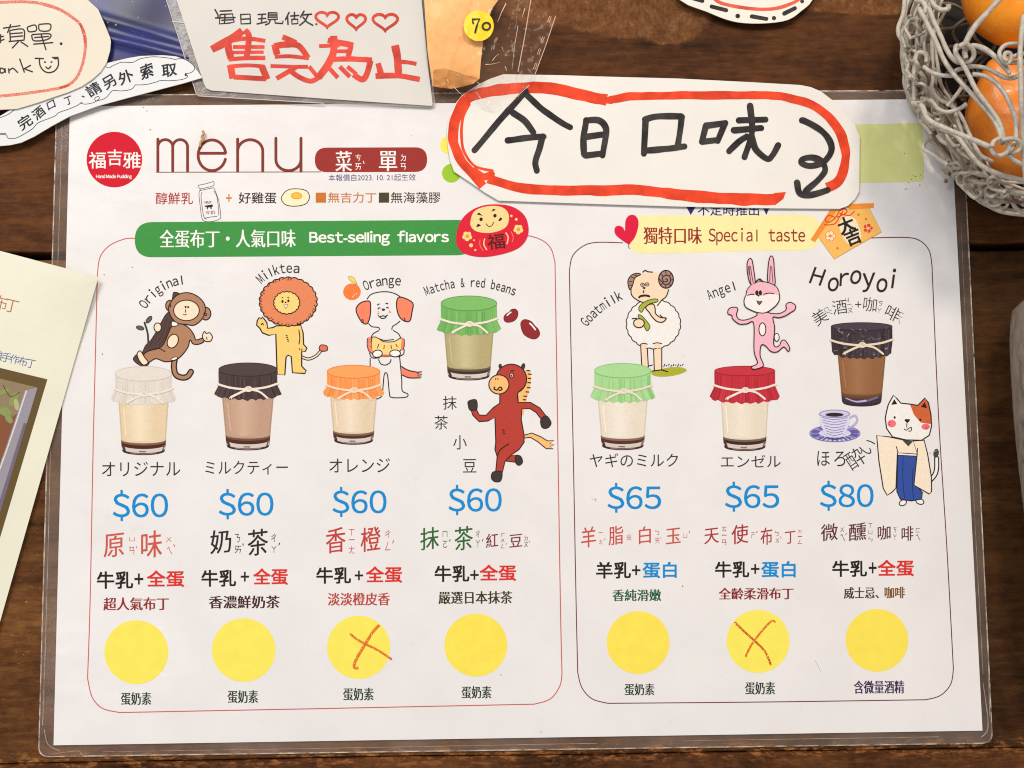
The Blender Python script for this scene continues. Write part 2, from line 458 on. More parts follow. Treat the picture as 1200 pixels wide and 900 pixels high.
# title
a = A(); w = 3.4
a.stroke([(185, 200.5), (185, 163)], w, BRN, smooth=False)
a.stroke([(185, 175)] + ell_pts(193.7, 172, 8.7, 8.4, 0, 14, 0, 180)[::-1] + [(202.4, 200.5)], w, BRN, smooth=False)
a.stroke([(202.4, 175)] + ell_pts(211.1, 172, 8.7, 8.4, 0, 14, 0, 180)[::-1] + [(219.8, 200.5)], w, BRN, smooth=False)
a.stroke([(232.3, 179.6)] + [(264.6, 179.6)] + ell_pts(248.4, 182, 16.2, 18, 0, 40, 8, 345), w, BRN, smooth=False)
a.stroke([(278.5, 200.5), (278.5, 163)], w, BRN, smooth=False)
a.stroke([(278.5, 180)] + ell_pts(293.2, 177, 14.7, 13.3, 0, 18, 0, 180)[::-1] + [(307.9, 200.5)], w, BRN, smooth=False)
a.stroke([(323.3, 162)] + ell_pts(338, 187, 14.7, 13, 0, 18, 180, 360) + [(352.7, 187)], w, BRN, smooth=False)
a.stroke([(352.7, 162), (352.7, 200.5)], w, BRN, smooth=False)
a.stroke([(183, 201.8), (376, 201.4)], .9, BRN, smooth=False)
a.build('title_lettering', menu)
a = A(); a.poly(rrect([(369, 173), (500.5, 172.6), (500.5, 201.4), (369, 201.8)], 14.3, 10), ink((152, 48, 42)))
badge = a.build('title_badge', menu)
a = Art(ZI + .00003); Z2 = zoom(200, 0, 4)
def zbox(z, *b): (p, q) = z((b[0], b[1]), (b[2], b[3])); return p + q
def zy(a, z, m, *items, off=.0):
    for t, *b in items:
        q = zbox(z, *b)
        if t in 'ˊˋˇ': cx, cy = (q[0] + q[2]) / 2, (q[1] + q[3]) / 2; q = [(q[0] + cx) / 2, (q[1] * 3 + cy) / 4, (q[2] + cx) / 2, (q[3] * 3 + cy) / 4]
        a.tx(t, *q, m, off)
a.tx('菜', 393, 177, 412.5, 201, WHT, .004, .03); a.tx('單', 444, 177, 465.5, 200.5, WHT, .004, .03)
zy(a, Z2, WHT, ('ㄘ', 866, 722, 893, 755), ('ㄞ', 866, 765, 893, 797), ('ˋ', 897, 752, 912, 770), ('ㄉ', 1078, 722, 1103, 755), ('ㄢ', 1078, 765, 1103, 797), off=.008)
a.build('badge_lettering', badge)
a = A(); a.tx('本報價自2023. 10. 21起生效', 385, 204, 487, 212, ink((66, 48, 104)), .002, rot=.4); a.build('date_lettering', menu)
# ingredients line
a = A(); Z = zoom(160, 200, 5)
a.tx('醇鮮乳', 182.5, 225.5, 226, 239.5, ink((176, 50, 44)), .008)
a.tx('+', 265, 227.5, 271.5, 236.5, ink((205, 120, 50)), .012); a.tx('好雞蛋', 279.6, 225.3, 324, 238.6, ink((62, 34, 32)), .01)
OB = ink((196, 112, 44)); DK = ink((74, 62, 42))
a.poly([(370, 225.8), (382, 225.7), (382, 237.4), (370, 237.5)], OB); a.tx('無吉力丁', 384.5, 225.3, 441, 237.6, OB, .006)
a.poly([(444, 225.7), (456, 225.6), (456, 237.4), (444, 237.5)], DK); a.tx('無海藻膠', 458, 225, 516, 238, DK, .006)
a.build('ingredients_lettering', menu)
a = A(); TH = ink((90, 82, 78))
for p in ([(362, 85), (400, 78), (452, 63)], [(365, 98), (375, 106), (440, 92), (455, 80)], [(362, 85), (366, 99)], [(452, 63), (456, 80)], [(370, 118), (400, 110), (452, 100)],
          [(375, 108), (366, 135), (372, 200), (383, 275), (400, 296), (440, 298), (484, 284), (493, 262), (482, 180), (462, 120), (452, 100)],
          [(384, 125), (378, 150), (384, 210), (394, 268), (410, 285)], [(452, 118), (470, 150), (480, 220), (482, 262)], [(396, 280), (430, 272), (472, 268)]):
    a.stroke(Z(*p), .7, TH)
a.poly(Z((400, 205), (445, 198), (448, 210), (440, 212), (440, 225), (434, 225), (432, 214), (418, 216), (418, 226), (412, 226), (411, 212), (400, 212)), BLK)
a.tx('MILK', *zbox(Z, 399, 178, 440, 192), BLK, .02, rot=5); a.tx('牛奶', *zbox(Z, 406, 235, 460, 256), BLK, .004, rot=5)
a.build('milk_bottle_drawing', menu)
a = A()
a.poly(Z((848, 165), (870, 125), (905, 108), (960, 108), (1000, 122), (1013, 158), (990, 195), (930, 208), (875, 200)), ink((238, 226, 186)), True, LIN, .8)
a.ell(*Z((938, 147))[0], 6.2, 3.7, ink((246, 184, 60)), 0, ink((190, 130, 40)), .7); a.build('fried_egg_drawing', menu)
# coloured dot and band that peep out from under the handwritten sign
a = A(); a.ell(529, 203, 11, 11, ink((150, 192, 44))); a.ell(524, 170, 8, 10, ink((240, 220, 90))); a.build('printed_dots', menu)
a = A(); a.poly(rrect([(960, 147), (1081, 144), (1083, 213), (960, 215)], 7, 6), ink((212, 212, 140), 'matte')); a.build('green_band', menu)
# frames
a = A(); fr = ink((196, 84, 82))
L = [(158, 279.3), (146, 280), (128, 288), (117, 302), (114, 325), (111.7, 420), (109, 530), (105.7, 700), (102.6, 795), (108, 817), (120, 830), (140, 835)]
a.stroke(L[:5], 1.1, fr); a.stroke(L[4:9], 1.1, fr); a.stroke(L[8:], 1.1, fr); a.stroke([(140, 835), (380, 830.3), (626, 825.2)], 1.1, fr, smooth=False)
a.stroke([(626, 825.2), (645, 819), (656, 804), (658.6, 790)], 1.1, fr); a.stroke([(658.6, 790), (656.6, 700), (652.6, 445), (650.4, 308)], 1.1, fr)
a.stroke([(650.4, 308), (646, 292), (636, 282), (619, 276.2), (600, 276)], 1.1, fr); a.build('frame_line', menu)
a = A(); fr2 = ink((104, 44, 58))
a.stroke([(730, 284.6), (700, 284), (684, 288), (671, 300), (667.2, 318)], 1.1, fr2); a.stroke([(667.2, 318), (669.7, 435), (671.8, 530), (675, 700), (677, 788)], 1.1, fr2)
a.stroke([(677, 788), (682, 806), (694, 819), (712.4, 824.2)], 1.1, fr2); a.stroke([(712.4, 824.2), (900, 822.6), (1085, 820)], 1.1, fr2)
a.stroke([(1085, 820), (1102, 815), (1114, 802), (1117.3, 784.5)], 1.1, fr2); a.stroke([(1117.3, 784.5), (1109.5, 640), (1100, 490), (1092.2, 312)], 1.1, fr2)
a.stroke([(1092.2, 312), (1089, 294), (1078, 282), (1060, 278.2), (1015, 279)], 1.1, fr2); a.build('frame_line', menu)
# banners
a = A(); a.poly(rrect([(158, 260.4), (556, 257.6), (556, 299), (158, 301.6)], 20.5, 12), ink((62, 142, 66)))
bn = a.build('green_banner', menu)
a = Art(ZI + .00003); a.tx('全蛋布丁・人氣口味', 187, 269, 346.6, 290.2, WHT, -.002, .045, rot=.25); a.tx('~Best-selling  flavors', 362.5, 270.3, 526, 288, WHT, .032, rot=.25)
a.build('banner_lettering', bn)
a = A()
yb = [(741, 262), (746, 254.5), (770, 252.2), (830, 252.6), (900, 251.6), (945, 252), (958, 258), (962, 272), (958, 286), (944, 293), (900, 293.6), (830, 295.6), (770, 297), (745, 296), (738, 288), (742, 275)]
a.poly(yb, ink((243, 226, 160), 'matte'), True); bn = a.build('yellow_banner', menu)
a = Art(ZI + .00003); DR = ink((150, 38, 40))
a.tx('獨特口味', 754, 266, 822.5, 286, DR, -.004, .045)
x = 830.5
for k, c_ in enumerate('Special taste'):
    if c_ != ' ': a.ch(FW(c_), 834.5 + k * 8.75, 275.8, 14, 0, DR, .006, .72)
a.build('banner_lettering', bn)
a = A(); NV = ink((48, 42, 88)); a.poly([(803.5, 241), (816, 241), (809.5, 252)], NV); a.poly([(893, 241), (903, 241), (898, 252)], NV)
a.tx('不定時推出', 817.6, 239.5, 889.6, 252.8, NV, .012); a.build('notice_lettering', menu)
# heart
a = Art(ZI + .0001); Z = zoom(700, 220, 3.3333)
a.poly(Z((122, 220), (90, 200), (70, 180), (68, 158), (82, 148), (100, 155), (108, 168), (110, 130), (122, 110), (142, 106), (158, 122), (160, 150), (148, 190), (132, 212)), ink((214, 22, 62)), True)
a.stroke(Z((122, 218), (122, 230), (127, 238)), .7, ink((150, 30, 50))); a.build('heart_drawing', menu)
# round-bottomed lucky doll drawing (plain generic folk doll)
a = Art(ZI + .0001); Z = zoom(340, 200, 4); DRD = ink((214, 30, 52)); CRM = ink((244, 206, 140)); GLD = ink((246, 206, 130))
a.poly(Z((778, 330), (785, 270), (815, 215), (870, 175), (940, 158), (1030, 165), (1090, 200), (1115, 250), (1113, 310), (1075, 360), (1000, 390), (900, 405), (820, 390), (788, 360)), DRD, True)
a.poly(Z((845, 240), (860, 195), (900, 172), (960, 165), (1005, 178), (1025, 210), (1018, 255), (985, 280), (930, 292), (875, 285), (850, 265)), CRM, True)
for e in ((895, 228), (960, 211)): a.ell(*Z(e)[0], 2, 2.2, BLK)
a.stroke(Z((918, 248), (930, 261), (945, 258), (954, 240)), 1, BLK)
a.poly(Z((874, 205), (885, 196), (904, 212)), BLK); a.poly(Z((943, 192), (952, 178), (966, 184)), BLK)
a.poly(Z((872, 262), (880, 248), (896, 256), (880, 264)), BLK); a.poly(Z((975, 236), (985, 218), (996, 226), (985, 236)), BLK)
for fx, fy in ((830, 307), (1070, 275)):
    for k in range(5):
        q = R(72 * k + 20); a.ell(*Z((fx + 13 * math.cos(q), fy + 13 * math.sin(q)))[0], 2.6, 2.6, GLD)
    a.ell(*Z((fx, fy))[0], 2.2, 2.2, ink((230, 150, 60)))
for dx, dy, r in ((848, 350, 2.3), (1037, 212, 1.4), (862, 326, 1), (1060, 228, 1.6), (868, 372, 1.2)): a.ell(*Z((dx, dy))[0], r, r, GLD)
for p in ([(912, 318), (908, 345), (922, 372)], [(1010, 290), (1022, 312), (1016, 345)]): a.stroke(Z(*p), 1.4, CRM)
for p in ([(890, 322), (890, 350), (905, 375)], [(1035, 285), (1046, 310), (1040, 335)]): a.stroke(Z(*p), .8, ink((240, 130, 100)))
a.tx('福', 571, 274, 591.5, 292, ink((70, 30, 28)), .012, rot=6); a.build('lucky_doll_drawing', menu)
# votive plaque drawing
a = Art(ZI + .0001); Z = zoom(700, 220, 3.3333); EM = ink((240, 180, 92)); EO = ink((232, 140, 52))
a.poly(Z((862, 190), (925, 278), (1110, 172), (1062, 80), (930, 88)), EM, False, ink((214, 150, 70)), .8)
a.poly(Z((833, 203), (850, 212), (936, 88), (908, 88)), EO); a.poly(Z((962, 64), (1080, 60), (1080, 78), (985, 83)), EO)
a.poly(spline(Z((945, 150), (965, 115), (1005, 120), (1030, 180), (1020, 215), (975, 215)), True), ink((236, 218, 190)))
RK = ink((214, 60, 50))
for p in ([(885, 145), (925, 142), (945, 115), (960, 90)], [(930, 118), (905, 135), (890, 125), (905, 108), (930, 115), (945, 92), (965, 80), (975, 95), (950, 110), (935, 115)], [(945, 100), (985, 108), (1005, 90)]): a.stroke(Z(*p), 1.3, RK)
for fx, fy, c1, c2 in ((910, 188, ink((246, 220, 180)), ink((226, 120, 60))), (1057, 158, ink((222, 70, 50)), ink((246, 200, 130)))):
    for k in range(5):
        q = R(72 * k); a.ell(*Z((fx + 11 * math.cos(q), fy + 11 * math.sin(q)))[0], 2.7, 2.7, c1, 0, c2, .6)
    a.ell(*Z((fx, fy))[0], 1.6, 1.6, c2)
for dx, dy in ((1050, 122), (1020, 105), (938, 236), (1020, 205)): a.ell(*Z((dx, dy))[0], 1.3, 1.3, ink((196, 120, 40)))
a.ch('大', 991.6, 263.5, 14, 22, BLK, .035, 1, 0, .38); a.ch('吉', 999.4, 277.4, 14, 22, BLK, .035, 1, 0, .38)
a.build('plaque_drawing', menu)

# ---------------------------------------------------------------- jars
def jar(cx, cy, rx, ry, skirt_y, bot, bw, lid, lid_d, lid_l, body, body_l, cara, cord, bow=(-.36, .38), sk=1.16, dark_glass=False, tw=None):
    """printed picture of a pudding jar with a paper cap tied with cord"""
    tw = tw or rx * .90; I = lambda c: ink(c, 'picture'); tie = cy + ry + (skirt_y - cy - ry) * .38
    a = A()
    ybt = bot - 5
    def X(y): return tw + (bw - tw) * (y - skirt_y + 8) / (ybt - skirt_y + 8)
    def band(y0, y1, c, cur=5.5, ins=0):
        p = [(cx - X(y0) + ins, y0 - cur * .2)]
        top = [(cx + (X(y0) - ins) * math.cos(R(t)), y0 + cur * math.sin(R(t))) for t in range(180, -1, -12)]
        bo = [(cx + (X(y1) - ins) * math.cos(R(t)), y1 + cur * math.sin(R(t))) for t in range(0, 181, 12)]
        a.poly(top + bo, I(c))
    Hh = ybt - skirt_y
    band(skirt_y - 8, ybt, body)
    for k in range(9):                                            # smooth paler core of the pudding behind the glass
        hw = .66 - .07 * k; cc = -.16
        fcol = tuple(int(p + (q - p) * (k + 1) / 9) for p, q in zip(body, body_l))
        a.poly([(cx + X(skirt_y) * (cc - hw), skirt_y - 4), (cx + X(skirt_y) * (cc + hw), skirt_y - 4), (cx + X(ybt) * (cc + hw), ybt - Hh * .26 + 4), (cx + X(ybt) * (cc - hw), ybt - Hh * .26 + 4)], I(fcol))
    for sgn in (-1, 1): a.stroke([(cx + sgn * (X(skirt_y) - .7), skirt_y - 2), (cx + sgn * (X(ybt) - .7), ybt - 5)], 1.1, I(tuple(int(v * .91) for v in body)), smooth=False, cap=False)
    a.stroke([(cx - X(skirt_y) * .80, skirt_y + 3), (cx - X(ybt) * .80, ybt - Hh * .3)], 1.3, I(tuple(min(250, v + 22) for v in body)), smooth=False)
    yc = ybt - Hh * .18
    band(yc - 2.2, yc + 6, tuple((p * 2 + q) // 3 for p, q in zip(cara, body)), 4.6)
    band(yc, ybt - 5.2, cara, 5)
    if dark_glass:
        band(ybt - 6, ybt + .5, (58, 48, 62), 4.5); a.stroke([(cx - X(ybt) * .8, ybt - 3), (cx - X(ybt) * .3, ybt + 1), (cx + X(ybt) * .2, ybt)], 2.6, I((176, 168, 200)), taper=(.4, 1))
        a.stroke([(cx + X(ybt) * .3, ybt), (cx + X(ybt) * .8, ybt - 4)], 2.4, I((112, 100, 130)))
    else:
        band(ybt - 5.2, ybt + .3, (206, 192, 182), 5, .8)
        a.stroke([(cx - X(ybt) * .94, ybt - 4), (cx - X(ybt) * .86, ybt + 1.5)], 2.8, I((70, 48, 42))); a.stroke([(cx + X(ybt) * .94, ybt - 4), (cx + X(ybt) * .88, ybt + 1.5)], 1.8, I((110, 88, 80)))
        a.stroke([(cx - X(ybt) * .2, ybt + 2.6), (cx + X(ybt) * .1, ybt + 2.8)], 1.6, I((128, 104, 94)))
    band(ybt - .6, ybt + 1.8, (56, 38, 36), 5, .6)
    if not dark_glass: a.stroke([(cx - X(ybt) * .6, ybt + 4.2), (cx, ybt + 5.6), (cx + X(ybt) * .6, ybt + 4)], .8, I((150, 120, 110)))
    jo = a.build('jar_picture', menu)
    # cap
    LC = [tuple(int(p + (q - p) * f) for p, q in zip(lid, e)) for e in (lid_d, lid_l) for f in (.2, .45, .7)]
    a = Art(ZI + .00006); sw = rx * sk; ns = 26
    edge = []
    for k in range(ns + 1):
        u = 1 - 2 * k / ns; ph = math.sqrt(max(0, 1 - u * u))
        edge.append((cx + sw * u, skirt_y - 7.5 + 7.5 * ph + 1.1 * math.sin(k * 1.9 + cx) + random.uniform(-.5, .5) * (1 if 0 < k < ns else 0)))
    up = [(cx - rx * 1.0, tie), (cx - rx * 1.01, cy + ry * .4), (cx - rx, cy)]
    a.poly([(cx + rx, cy), (cx + rx * 1.01, tie)] + edge + up, I(lid))
    for k in range(26):                                            # pleats of the crimped paper
        u = -0.96 + 1.92 * k / 25 + random.uniform(-.02, .02); ph = math.sqrt(max(0, 1 - u * u))
        y0 = cy + ry * ph + random.uniform(.5, 3); y1 = skirt_y - 7 + 6.3 * ph + random.uniform(-1.5, .3)
        a.stroke([(cx + rx * u, y0), (cx + rx * u * 1.0, tie + 4 * ph), (cx + sw * u, y1)], random.uniform(.9, 1.9), I(random.choice(LC)), smooth=False, taper=(.6, 1.2), cap=False)
    a.ell(cx, cy, rx, ry, I(tuple((p * 2 + q) // 3 for p, q in zip(lid, lid_l))), 0, I(lid_d), .8)
    if dark_glass:
        for k in range(60):
            q = random.uniform(-.9, .9); y0 = random.uniform(cy - 1, skirt_y - 3)
            p0 = (cx + rx * q, y0); a.stroke([p0, (p0[0] + random.uniform(-3, 3), y0 + random.uniform(-2, 2)), (p0[0] + random.uniform(-4, 4), y0 + random.uniform(-2, 3))], random.uniform(.4, .9), I(random.choice([(120, 104, 120), (96, 84, 92), (160, 146, 150), (44, 36, 38)])))
    a.build('cap', jo)
    if cord:
        a = Art(ZI + .00022); cm = I(cord); cd = I(tuple(int(v * .84) for v in cord)); tz = tie + 1
        a.stroke([(cx - rx * 1.03, tz - 2.2), (cx - rx * .6, tz + 2), (cx, tz + 3.8), (cx + rx * .6, tz + 1.6), (cx + rx * 1.03, tz - 3)], 2.5, cm)
        kx = cx + rx * .02
        a.stroke([(kx, tz + 4), (cx + rx * bow[0] * .6, tz + 7), (cx + rx * bow[0] * 1.6, tz + 13)], 2.6, cm); a.stroke([(kx, tz + 4), (cx + rx * bow[1], tz + 6.5), (cx + rx * bow[1] * 1.75, tz + 14)], 2.3, cm)
        a.ell(kx, tz + 3.6, 4.6, 3.4, cm); a.stroke([(kx - 2.5, tz + 2), (kx + 2, tz + 5)], .7, cd); a.stroke([(kx - 1, tz + 1.2), (kx + 3, tz + 3.6)], .7, cd)
        a.stroke([(cx + rx * bow[0] * 1.6, tz + 13), (cx + rx * bow[0] * 1.6 - 2.5, tz + 14.5)], 1.1, cm); a.stroke([(cx + rx * bow[0] * 1.6, tz + 13), (cx + rx * bow[0] * 1.6 + .8, tz + 15.5)], 1.1, cm)
        a.build('cord', jo)
CRD = (232, 216, 200)
jar(168.2, 438, 33, 8.6, 474.5, 531.5, 25.6, (217, 206, 193), (200, 188, 173), (228, 219, 208), (220, 196, 160), (232, 213, 182), (76, 36, 24), (228, 216, 202))
jar(290.5, 433, 34.2, 7.8, 468.5, 526, 25.3, (72, 56, 54), (50, 40, 40), (92, 74, 72), (186, 148, 124), (200, 164, 140), (78, 40, 30), CRD)
jar(414.3, 435.5, 31, 7.6, 468, 519.4, 23.4, (240, 150, 82), (222, 118, 52), (248, 172, 104), (220, 196, 166), (232, 212, 186), (80, 42, 30), (240, 206, 178))
jar(549.5, 355.5, 32.6, 8.7, 392.5, 444, 24.8, (114, 174, 90), (84, 140, 66), (146, 196, 118), (176, 160, 114), (198, 182, 138), (60, 46, 42), CRD)
jar(729.8, 434.3, 33, 8.4, 471.6, 525.7, 25, (158, 204, 134), (124, 178, 104), (180, 218, 158), (224, 208, 188), (232, 220, 204), (84, 44, 34), (228, 210, 190))
jar(872.8, 434.6, 35.4, 5.6, 472.5, 526.8, 24.8, (188, 44, 56), (146, 34, 46), (206, 66, 76), (222, 207, 184), (232, 218, 198), (64, 38, 30), (232, 214, 200), tw=28.4)
jar(1009.8, 382.6, 35.8, 4.6, 420, 474.6, 23.2, (62, 50, 54), (44, 36, 38), (92, 80, 100), (142, 96, 62), (156, 108, 74), (96, 60, 42), (226, 206, 180), sk=.97, dark_glass=True, tw=28.6, bow=(-.35, .4))

# ---------------------------------------------------------------- drawings of animals
O = LIN
a = A(); Z = zoom(100, 300, 6.667); TAN = ink((172, 124, 92)); SK = ink((242, 216, 186)); BK = ink((84, 62, 56))
a.poly(Z((690, 285), (730, 290), (735, 310), (720, 340), (690, 500), (640, 640), (600, 725), (540, 745), (490, 850), (430, 855), (375, 810), (400, 770), (440, 760), (470, 700), (510, 660), (560, 580), (620, 470), (660, 420), (680, 330)), BK, True, O, .8)
for p in ([(640, 480), (600, 620), (540, 690)], [(665, 500), (625, 630), (575, 700)], [(600, 560), (545, 640), (490, 720)]): a.stroke(Z(*p), .7, ink((58, 42, 40)))
a.stroke(Z((492, 675), (486, 600), (462, 520)), 2.2, ink((56, 50, 44)))
a.ell(*Z((497, 497))[0], 4.8, 2.4, ink((96, 90, 76)), 52, O, .7); a.ell(*Z((428, 562))[0], 4.6, 2.3, ink((96, 90, 76)), -15, O, .7)
a.stroke(Z((700, 800), (692, 870), (710, 930), (760, 950), (800, 940), (825, 905)), 6, O); a.stroke(Z((700, 800), (692, 870), (710, 930), (760, 950), (800, 940), (825, 905)), 4, TAN)
a.poly(Z((720, 520), (800, 555), (845, 610), (865, 655), (915, 643), (925, 670), (880, 690), (840, 685), (818, 655), (800, 715), (745, 785), (690, 818), (620, 825), (550, 802), (490, 830), (455, 775), (500, 740), (570, 722), (610, 690), (650, 600), (672, 555)), TAN, True, O, 1.1)
a.stroke(Z((505, 740), (570, 722), (625, 748)), 1, O)
a.ell(*Z((660, 388))[0], 4.8, 6.2, TAN, 0, O, 1.1); a.ell(*Z((940, 450))[0], 6, 7.4, TAN, 0, O, 1.1)
a.poly(Z((650, 400), (690, 330), (740, 295), (810, 288), (880, 318), (930, 375), (935, 440), (905, 500), (850, 540), (790, 535), (720, 525), (680, 490), (660, 450)), TAN, True, O, 1.1)
a.poly(ell_pts(*Z((790, 425))[0], 15, 12, 0), SK, False, O, 1)
a.ell(*Z((565, 558))[0], 4.3, 5.2, SK, 0, O, 1); a.poly(Z((915, 625), (930, 590), (945, 605), (970, 600), (992, 630), (980, 662), (950, 668), (925, 655)), SK, True, O, 1)
a.poly(Z((405, 765), (430, 742), (462, 790), (490, 832), (455, 852), (420, 815)), SK, True, O, 1); a.ell(*Z((683, 665))[0], 6, 8.4, SK, -25, O, 1)
a.ell(*Z((695, 802))[0], 4, 1.6, WHT, 18, O, .7); a.poly(Z((680, 510), (720, 525), (715, 545), (675, 545)), WHT, True, O, .8)
a.ell(*Z((783, 398))[0], 1.2, 1.3, BLK); a.ell(*Z((803, 399))[0], 1.2, 1.3, BLK); a.stroke(Z((785, 415), (782, 442)), .8, O); a.stroke(Z((765, 452), (775, 460), (792, 456)), .8, O)
a.stroke(Z((655, 395), (662, 375), (668, 395), (660, 400)), .8, O); a.stroke(Z((940, 430), (925, 455), (945, 465), (945, 448), (930, 450)), .8, O); a.stroke(Z((950, 630), (945, 645), (958, 650)), .7, O)
a.build('monkey_drawing', menu)
a = A(); Z = zoom(240, 300, 6.667); YL = ink((240, 198, 112)); MN = ink((222, 130, 88))
tl = Z((755, 788), (810, 805), (870, 780), (910, 735)); a.stroke(tl, 3.2, O); a.stroke(tl, 1.6, ink((236, 214, 180)))
a.poly(Z((893, 720), (905, 697), (930, 695), (955, 705), (958, 735), (930, 745), (905, 740)), ink((214, 110, 84)), True, O, .9)
a.poly(Z((560, 545), (750, 540), (768, 600), (772, 690), (798, 720), (785, 745), (757, 745), (757, 860), (775, 880), (791, 895), (783, 918), (685, 912), (675, 785), (650, 775), (635, 790), (625, 930), (565, 925), (555, 610), (500, 620), (450, 600), (430, 565), (405, 540), (410, 505), (425, 480), (440, 492), (448, 476), (462, 490), (485, 520), (490, 565), (530, 560)), YL, False, O, 1.3)
a.poly(scallop(*Z((652, 357))[0], 33.5, 28.4, 26, .045), MN, False, O, 1.1)
for k in range(36):
    q = R(360 / 46 * k + random.uniform(-3, 3)); r0 = random.uniform(.88, .95)
    a.stroke([(Z((652, 357))[0][0] + 33.4 * r0 * math.cos(q), Z((652, 357))[0][1] + 28.3 * r0 * math.sin(q)), (Z((652, 357))[0][0] + 33.6 * math.cos(q + .05), Z((652, 357))[0][1] + 28.5 * math.sin(q + .05))], .7, O)
a.poly(scallop(*Z((640, 365))[0], 15, 13, 18, .07), ink((243, 204, 120)), False, O, 1)
for e in ((607, 355), (653, 350)): a.ell(*Z(e)[0], 1.3, 1.8, BLK)
a.ell(*Z((632, 362))[0], 1.1, .9, BLK); a.poly(Z((617, 382), (650, 380), (632, 410)), WHT, False, O, .9)
for p in ([(600, 328), (612, 324)], [(645, 326), (660, 324)], [(632, 625), (645, 618)], [(636, 640), (650, 632)], [(642, 655), (654, 648)], [(646, 668), (658, 662)], [(735, 575), (742, 640), (735, 690)], [(440, 540), (450, 525), (458, 540)], [(740, 735), (742, 722)], [(757, 740), (758, 725)]): a.stroke(Z(*p), .9, O)
a.build('lion_drawing', menu)
a = A(); Z = zoom(370, 310, 6.667); CO = ink((240, 128, 94)); OK = ink((44, 36, 34))
a.poly(Z((668, 795), (720, 825), (790, 840), (830, 838), (800, 852), (832, 862), (800, 872), (822, 885), (730, 885), (675, 862)), CO); a.stroke(Z((668, 795), (720, 825), (790, 840), (830, 838)), 1.4, OK); a.stroke(Z((675, 862), (730, 885), (822, 885)), 1.4, OK); a.stroke(Z((790, 852), (830, 858)), 1, OK); a.stroke(Z((790, 870), (828, 872)), 1, OK)
a.poly(Z((415, 285), (350, 300), (315, 350), (340, 420), (375, 460), (405, 458), (425, 400), (428, 320)), CO, True, OK, 1.4); a.poly(Z((640, 265), (680, 258), (757, 300), (752, 370), (735, 440), (690, 440), (650, 400), (632, 330)), CO, True, OK, 1.4)
for p in ([(400, 272), (430, 235), (490, 216), (560, 213), (620, 228), (665, 255)], [(412, 460), (440, 485), (490, 492), (498, 510)], [(660, 440), (630, 465), (600, 485), (595, 512)], [(495, 515), (450, 540), (430, 575)], [(605, 515), (645, 540), (665, 575)],
          [(425, 730), (425, 795)], [(655, 720), (662, 790), (672, 900), (676, 985), (718, 1010), (714, 1032), (674, 1040), (590, 1037), (575, 1000), (560, 862), (535, 862), (520, 1010), (495, 1044), (473, 1050)],
          [(490, 740), (508, 775), (545, 785), (580, 765), (588, 740)], [(480, 318), (490, 310), (500, 308)], [(545, 308), (556, 302), (566, 310)], [(484, 350), (495, 338), (506, 342)], [(550, 340), (560, 334), (570, 342)], [(488, 395), (500, 408), (525, 400), (545, 405), (563, 392)], [(500, 408), (515, 420), (540, 418), (552, 405)], [(352, 430), (360, 455)], [(366, 425), (372, 450)], [(690, 415), (700, 440)], [(420, 690), (440, 728), (500, 728)], [(690, 660), (685, 700), (640, 722)]):
    a.stroke(Z(*p), 1.2, OK)
a.poly(Z((440, 572), (490, 577), (530, 602), (610, 602), (668, 576), (672, 640), (650, 685), (590, 715), (500, 715), (440, 680)), ink((240, 204, 128)), True, OK, 1.1)
a.stroke(Z((420, 580), (412, 625), (425, 665), (450, 692)), 4.2, CO); a.stroke(Z((405, 575), (402, 630), (418, 680), (445, 695)), 1, OK); a.stroke(Z((678, 580), (684, 620), (674, 660)), 3, CO); a.stroke(Z((690, 580), (692, 630), (680, 665)), 1, OK)
a.stroke(Z((520, 712), (580, 712)), 2.6, ink((200, 96, 70)))
for p in ([(493, 620), (482, 655)], [(536, 630), (532, 660)], [(588, 630), (592, 658)], [(625, 620), (638, 645)], [(492, 578), (540, 592), (610, 585)]): a.stroke(Z(*p), 1, OK)
a.ell(*Z((482, 697))[0], 5.6, 4.2, WHT, 10, OK, 1.2); a.ell(*Z((620, 694))[0], 6.2, 4, WHT, 0, OK, 1.2)
a.ell(*Z((528, 352))[0], 2, 1.3, OK)
for e in ((488, 368), (494, 380), (484, 384), (578, 362), (572, 372), (584, 372)): a.ell(*Z(e)[0], .7, .7, ink((240, 140, 100)))
a.build('dog_drawing', menu)
a = A(); a.ell(*Z((283, 213))[0], 10.3, 9.8, ink((244, 122, 58))); a.poly(Z((252, 98), (285, 95), (310, 120), (315, 145), (280, 135)), ink((226, 210, 90)), True, ink((170, 150, 60)), .6); a.stroke(Z((300, 165), (318, 148), (325, 165)), .9, ink((220, 100, 40)))
for e in ((300, 238), (318, 228), (290, 252)): a.ell(*Z(e)[0], .6, .6, WHT)
a.build('orange_drawing', menu)
a = A(); Z = zoom(480, 310, 6.667); BN = ink((142, 40, 44)); BD = ink((96, 28, 34))
a.poly(Z((737, 410), (755, 385), (778, 372), (795, 352), (825, 348), (845, 370), (842, 408), (815, 440), (770, 452), (742, 440)), BN, True, BD, .8); a.poly(Z((868, 470), (882, 437), (910, 430), (950, 445), (975, 475), (1008, 510), (1015, 550), (985, 580), (940, 575), (890, 540)), BN, True, BD, .8)
a.stroke(Z((760, 400), (775, 385), (795, 370)), 1.5, WHT); a.stroke(Z((940, 460), (960, 480), (982, 508)), 1.8, WHT); a.build('red_beans_drawing', menu)
a = A(); Z = zoom(490, 420, 6); HR = ink((178, 62, 50)); PE = ink((240, 182, 112)); HF = ink((62, 52, 50))
a.poly(Z((750, 78), (790, 85), (792, 170), (775, 250), (755, 310), (710, 312), (700, 260), (755, 190)), PE)
